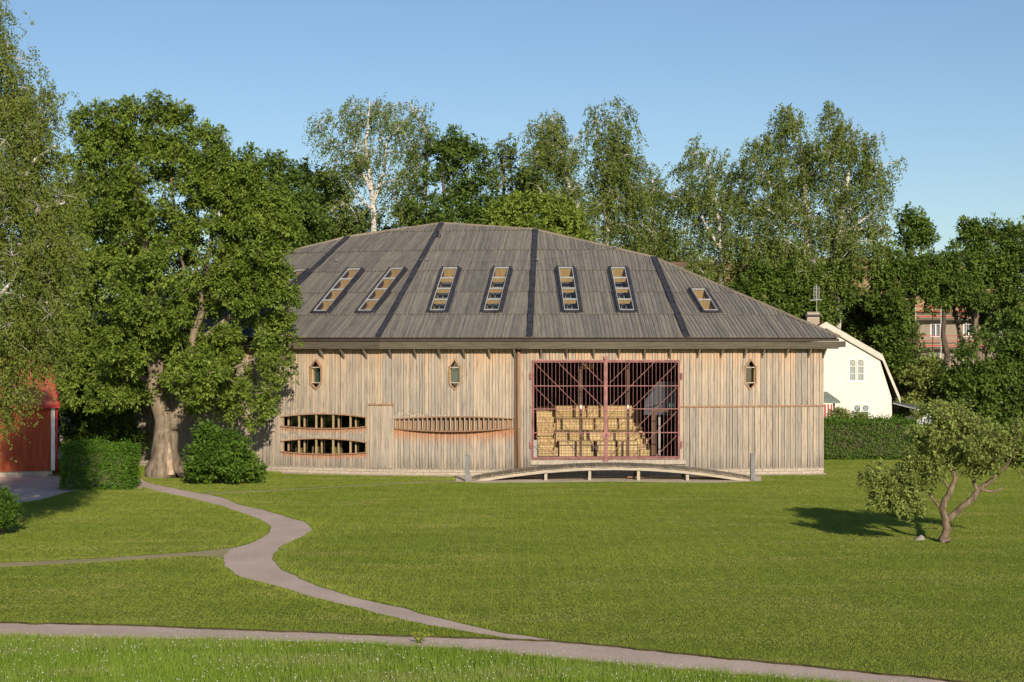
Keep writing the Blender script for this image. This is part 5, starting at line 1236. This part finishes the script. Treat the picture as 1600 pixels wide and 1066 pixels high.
# ------------------------------------------------------------------ hedges and shrubs
def leaf_shell(P, Nrm, ls, rng, up=.25):
    n = len(P); ax = unit(rng.normal(0, .8, (n, 3)) + Nrm * .4); nm = unit(Nrm * .8 + rng.normal(0, .5, (n, 3)) + np.array([0, 0, up])); L = ls * rng.uniform(.6, 1.3, n); return leaves(P, ax, nm, L, L * .6, None)
def hedge(name, label, a, b, width, h, mat, ls=.09, dens=520, seed=1, cat='hedge', rough=.08):
    rng = np.random.default_rng(seed); a, b = np.array(a, float), np.array(b, float); d = b - a; L = np.hypot(*d); t = d / L; n = np.array([t[1], -t[0]])
    root = thing(name, ((a[0] + b[0]) / 2, (a[1] + b[1]) / 2, 0), label, cat); Ps, Ns = [], []
    def add(cnt, f): 
        u = rng.uniform(-.05, L + .05, cnt); return u
    lump = lambda u, v: rough * (np.sin(u * 2.1 + v * 1.3) + np.sin(u * 5.3 + 2 * v) * .6 + np.sin(v * 6.1 + u) * .5)
    for side in (1, -1):
        c = int(L * h * dens * (1 if side == 1 else .4)); u = rng.uniform(0, L, c); z = rng.uniform(.02, h, c); o = width / 2 + lump(u, z) * .7 - rng.uniform(0, .22, c) ** 1.3
        Ps.append(np.c_[a[0] + t[0] * u + n[0] * o * side, a[1] + t[1] * u + n[1] * o * side, z]); Ns.append(np.tile([n[0] * side, n[1] * side, 0.1], (c, 1)))
    c = int(L * width * dens * 1.3); u = rng.uniform(0, L, c); v = rng.uniform(-width / 2, width / 2, c); z = h + lump(u, v + 5) - rng.uniform(0, .2, c); spr = rng.uniform(0, 1, c) < .12; z[spr] += rng.uniform(0, .25, spr.sum())
    Ps.append(np.c_[a[0] + t[0] * u + n[0] * v, a[1] + t[1] * u + n[1] * v, z]); Ns.append(np.tile([0, -.2, 1.], (c, 1)))
    for uu, sg in ((0, -1), (L, 1)):
        c = int(width * h * dens); v = rng.uniform(-width / 2, width / 2, c); z = rng.uniform(0.02, h, c); o = uu + sg * (lump(v, z) - rng.uniform(0, .2, c)); Ps.append(np.c_[a[0] + t[0] * o + n[0] * v, a[1] + t[1] * o + n[1] * v, z]); Ns.append(np.tile([t[0] * sg, t[1] * sg, .1], (c, 1)))
    P = np.concatenate(Ps); N_ = np.concatenate(Ns); link('foliage', quads_mesh('foliage', leaf_shell(P, N_, ls, rng), 4, rng.uniform(0, 1, len(P))), mat, root)
    mb = MB(); k = 0.3
    while k < L:    # stems, plus a solid box coloured dark for the inner shade
        p = a + t * k; mb.tube([(p[0], p[1], 0), (p[0], p[1], h * .6)], .03, 5); k += .45
    c = (a + b) / 2; mb.box((c[0], c[1], h * .5), (L - .5, max(width - .5, .1), h - .45), math.atan2(t[1], t[0])); mb.build('stems', M['darkbark'], root)
    return root
Yh = 16236 / (721 - 540)
hedge('hedge', 'long dark clipped hedge in front of the white house beside the barn', (gx_of(1280, 91.5), 91.5), (gx_of(1428, 91.5), 91.5), 1.6, 2.15, M['hedge_leaf'], .10, 520, 71, rough=.05)
hedge('hedge', 'shaded hedge stretch hidden behind the apple tree', (gx_of(1430, 93), 93), (gx_of(1660, 93), 93), 1.6, 1.7, M['hedge_leaf'], .11, 330, 72)
x0h, y0h = gp(92, 766); x1h, y1h = gp(202, 766)
hedge('hedge', 'short square clipped bright green hedge between the red shed and the ash', (x0h + .1, y0h + 1.1), (x1h, y0h + 1.0), 2.2, 1.85, M['beech_leaf'], .085, 900, 73, rough=.11)

def shrub(name, label, px, py, blobs, mat, nl=60, ncl=12, nlf=12, ls=.14, seed=1, bark='darkbark', sp=.4):
    X, Y = gp(px, py); rs = random.Random(seed); stems = [[(px + rs.uniform(-8, 8), py, .05), (px + rs.uniform(-20, 20), py - 25, .04), (px + rs.uniform(-40, 40), blobs[0][1], .02)] for _ in range(5)]
    r = tree(name, label, 'bush', (X, Y), stems, blobs, Y, nl, ncl, nlf, ls, M[mat], M[bark], seed=seed, spread=sp, depth=.9, r_tip=.012, limb_r=.03)
    return r
shrub('lilac_bush', 'rounded leafy bush growing right of the ash trunk', 350, 756, [(345, 700, 45, 30), (350, 725, 60, 30), (320, 690, 26, 24), (380, 735, 34, 22), (345, 740, 50, 14), (325, 672, 16, 12)], 'hedge_leaf', nl=120, ncl=14, nlf=13, ls=.17, seed=81)
shrub('clipped_bush', 'small round bush cut by the left edge of the lawn', -5, 836, [(0, 795, 30, 34), (-15, 800, 40, 36), (0, 815, 30, 20)], 'hedge_leaf', nl=90, ncl=16, nlf=14, ls=.08, seed=82, sp=.22)
shrub('leafy_bush', 'light leafy bush above the hedge before the white house porch', 1310, 712.7, [(1308, 652, 14, 12), (1335, 658, 24, 12), (1300, 665, 16, 12)], 'apple_leaf', nl=40, seed=83, ls=.13)

# yellow flowering weed at the edge of the near path, and tall seed stems
X, Y = gp(655, 1006); wd = thing('wildflower', (X, Y, 0), 'tall weed with small yellow flowers beside the near path', 'wildflower')
mb = MB(); fl = MB(); lf_ = MB(); rs = random.Random(5)
for k in range(14):
    a = rs.uniform(0, 6.28); r_ = rs.uniform(.03, .2); h_ = rs.uniform(.10, .26); p = Vector((X + r_ * math.cos(a), Y + r_ * math.sin(a) * .5, h_)); mb.tube([(X + rs.uniform(-.08, .08), Y, 0), (X + r_ * .4 * math.cos(a), Y + r_ * .3 * math.sin(a), h_ * .6), p], .004, 4)
    for q in range(2): o = Vector((rs.uniform(-.03, .03), rs.uniform(-.03, .03), rs.uniform(-.01, .02))); fl.box(p + o, (.013, .013, .010), rs.uniform(0, 3))
    for q in range(6):
        t_ = rs.uniform(.1, .8); b_ = Vector((X, Y, 0)).lerp(p, t_); d_ = Vector((rs.uniform(-1, 1), rs.uniform(-1, 1), .3)).normalized() * .07; n_ = Vector((-d_.y, d_.x, 0)) * .25; lf_.face([b_, b_ + d_ * .5 + n_, b_ + d_, b_ + d_ * .5 - n_])
M['yflower'] = plain('yellow petals', (0.75, 0.62, 0.04), 0.6, 0.2, 0.1)
mb.build('stem', M['meadow'], wd); fl.build('flowers', M['yflower'], wd); lf_.build('leaves', M['meadow'], wd)
n = 1500; x = RNG.uniform(-11, 9, n); y = RNG.uniform(30.2, 34.5, n); yl = np.interp(x, roadB[o_, 0], roadB[o_, 1]); keep = (y < yl - .1) & (np.sin(x * 1.7) + np.sin(y * 2.3 + x) > -.2); x, y = x[keep], y[keep]
me = quads_mesh('tall_grass', blades(x, y, RNG.uniform(.2, .42, len(x)), RNG.uniform(.006, .011, len(x)), .5), 3, RNG.uniform(.3, 1, len(x)))
tag(link('tall_grass', me, M['meadow']), 'scattered taller grass stems in the unmown strip', 'grass', kind='stuff')
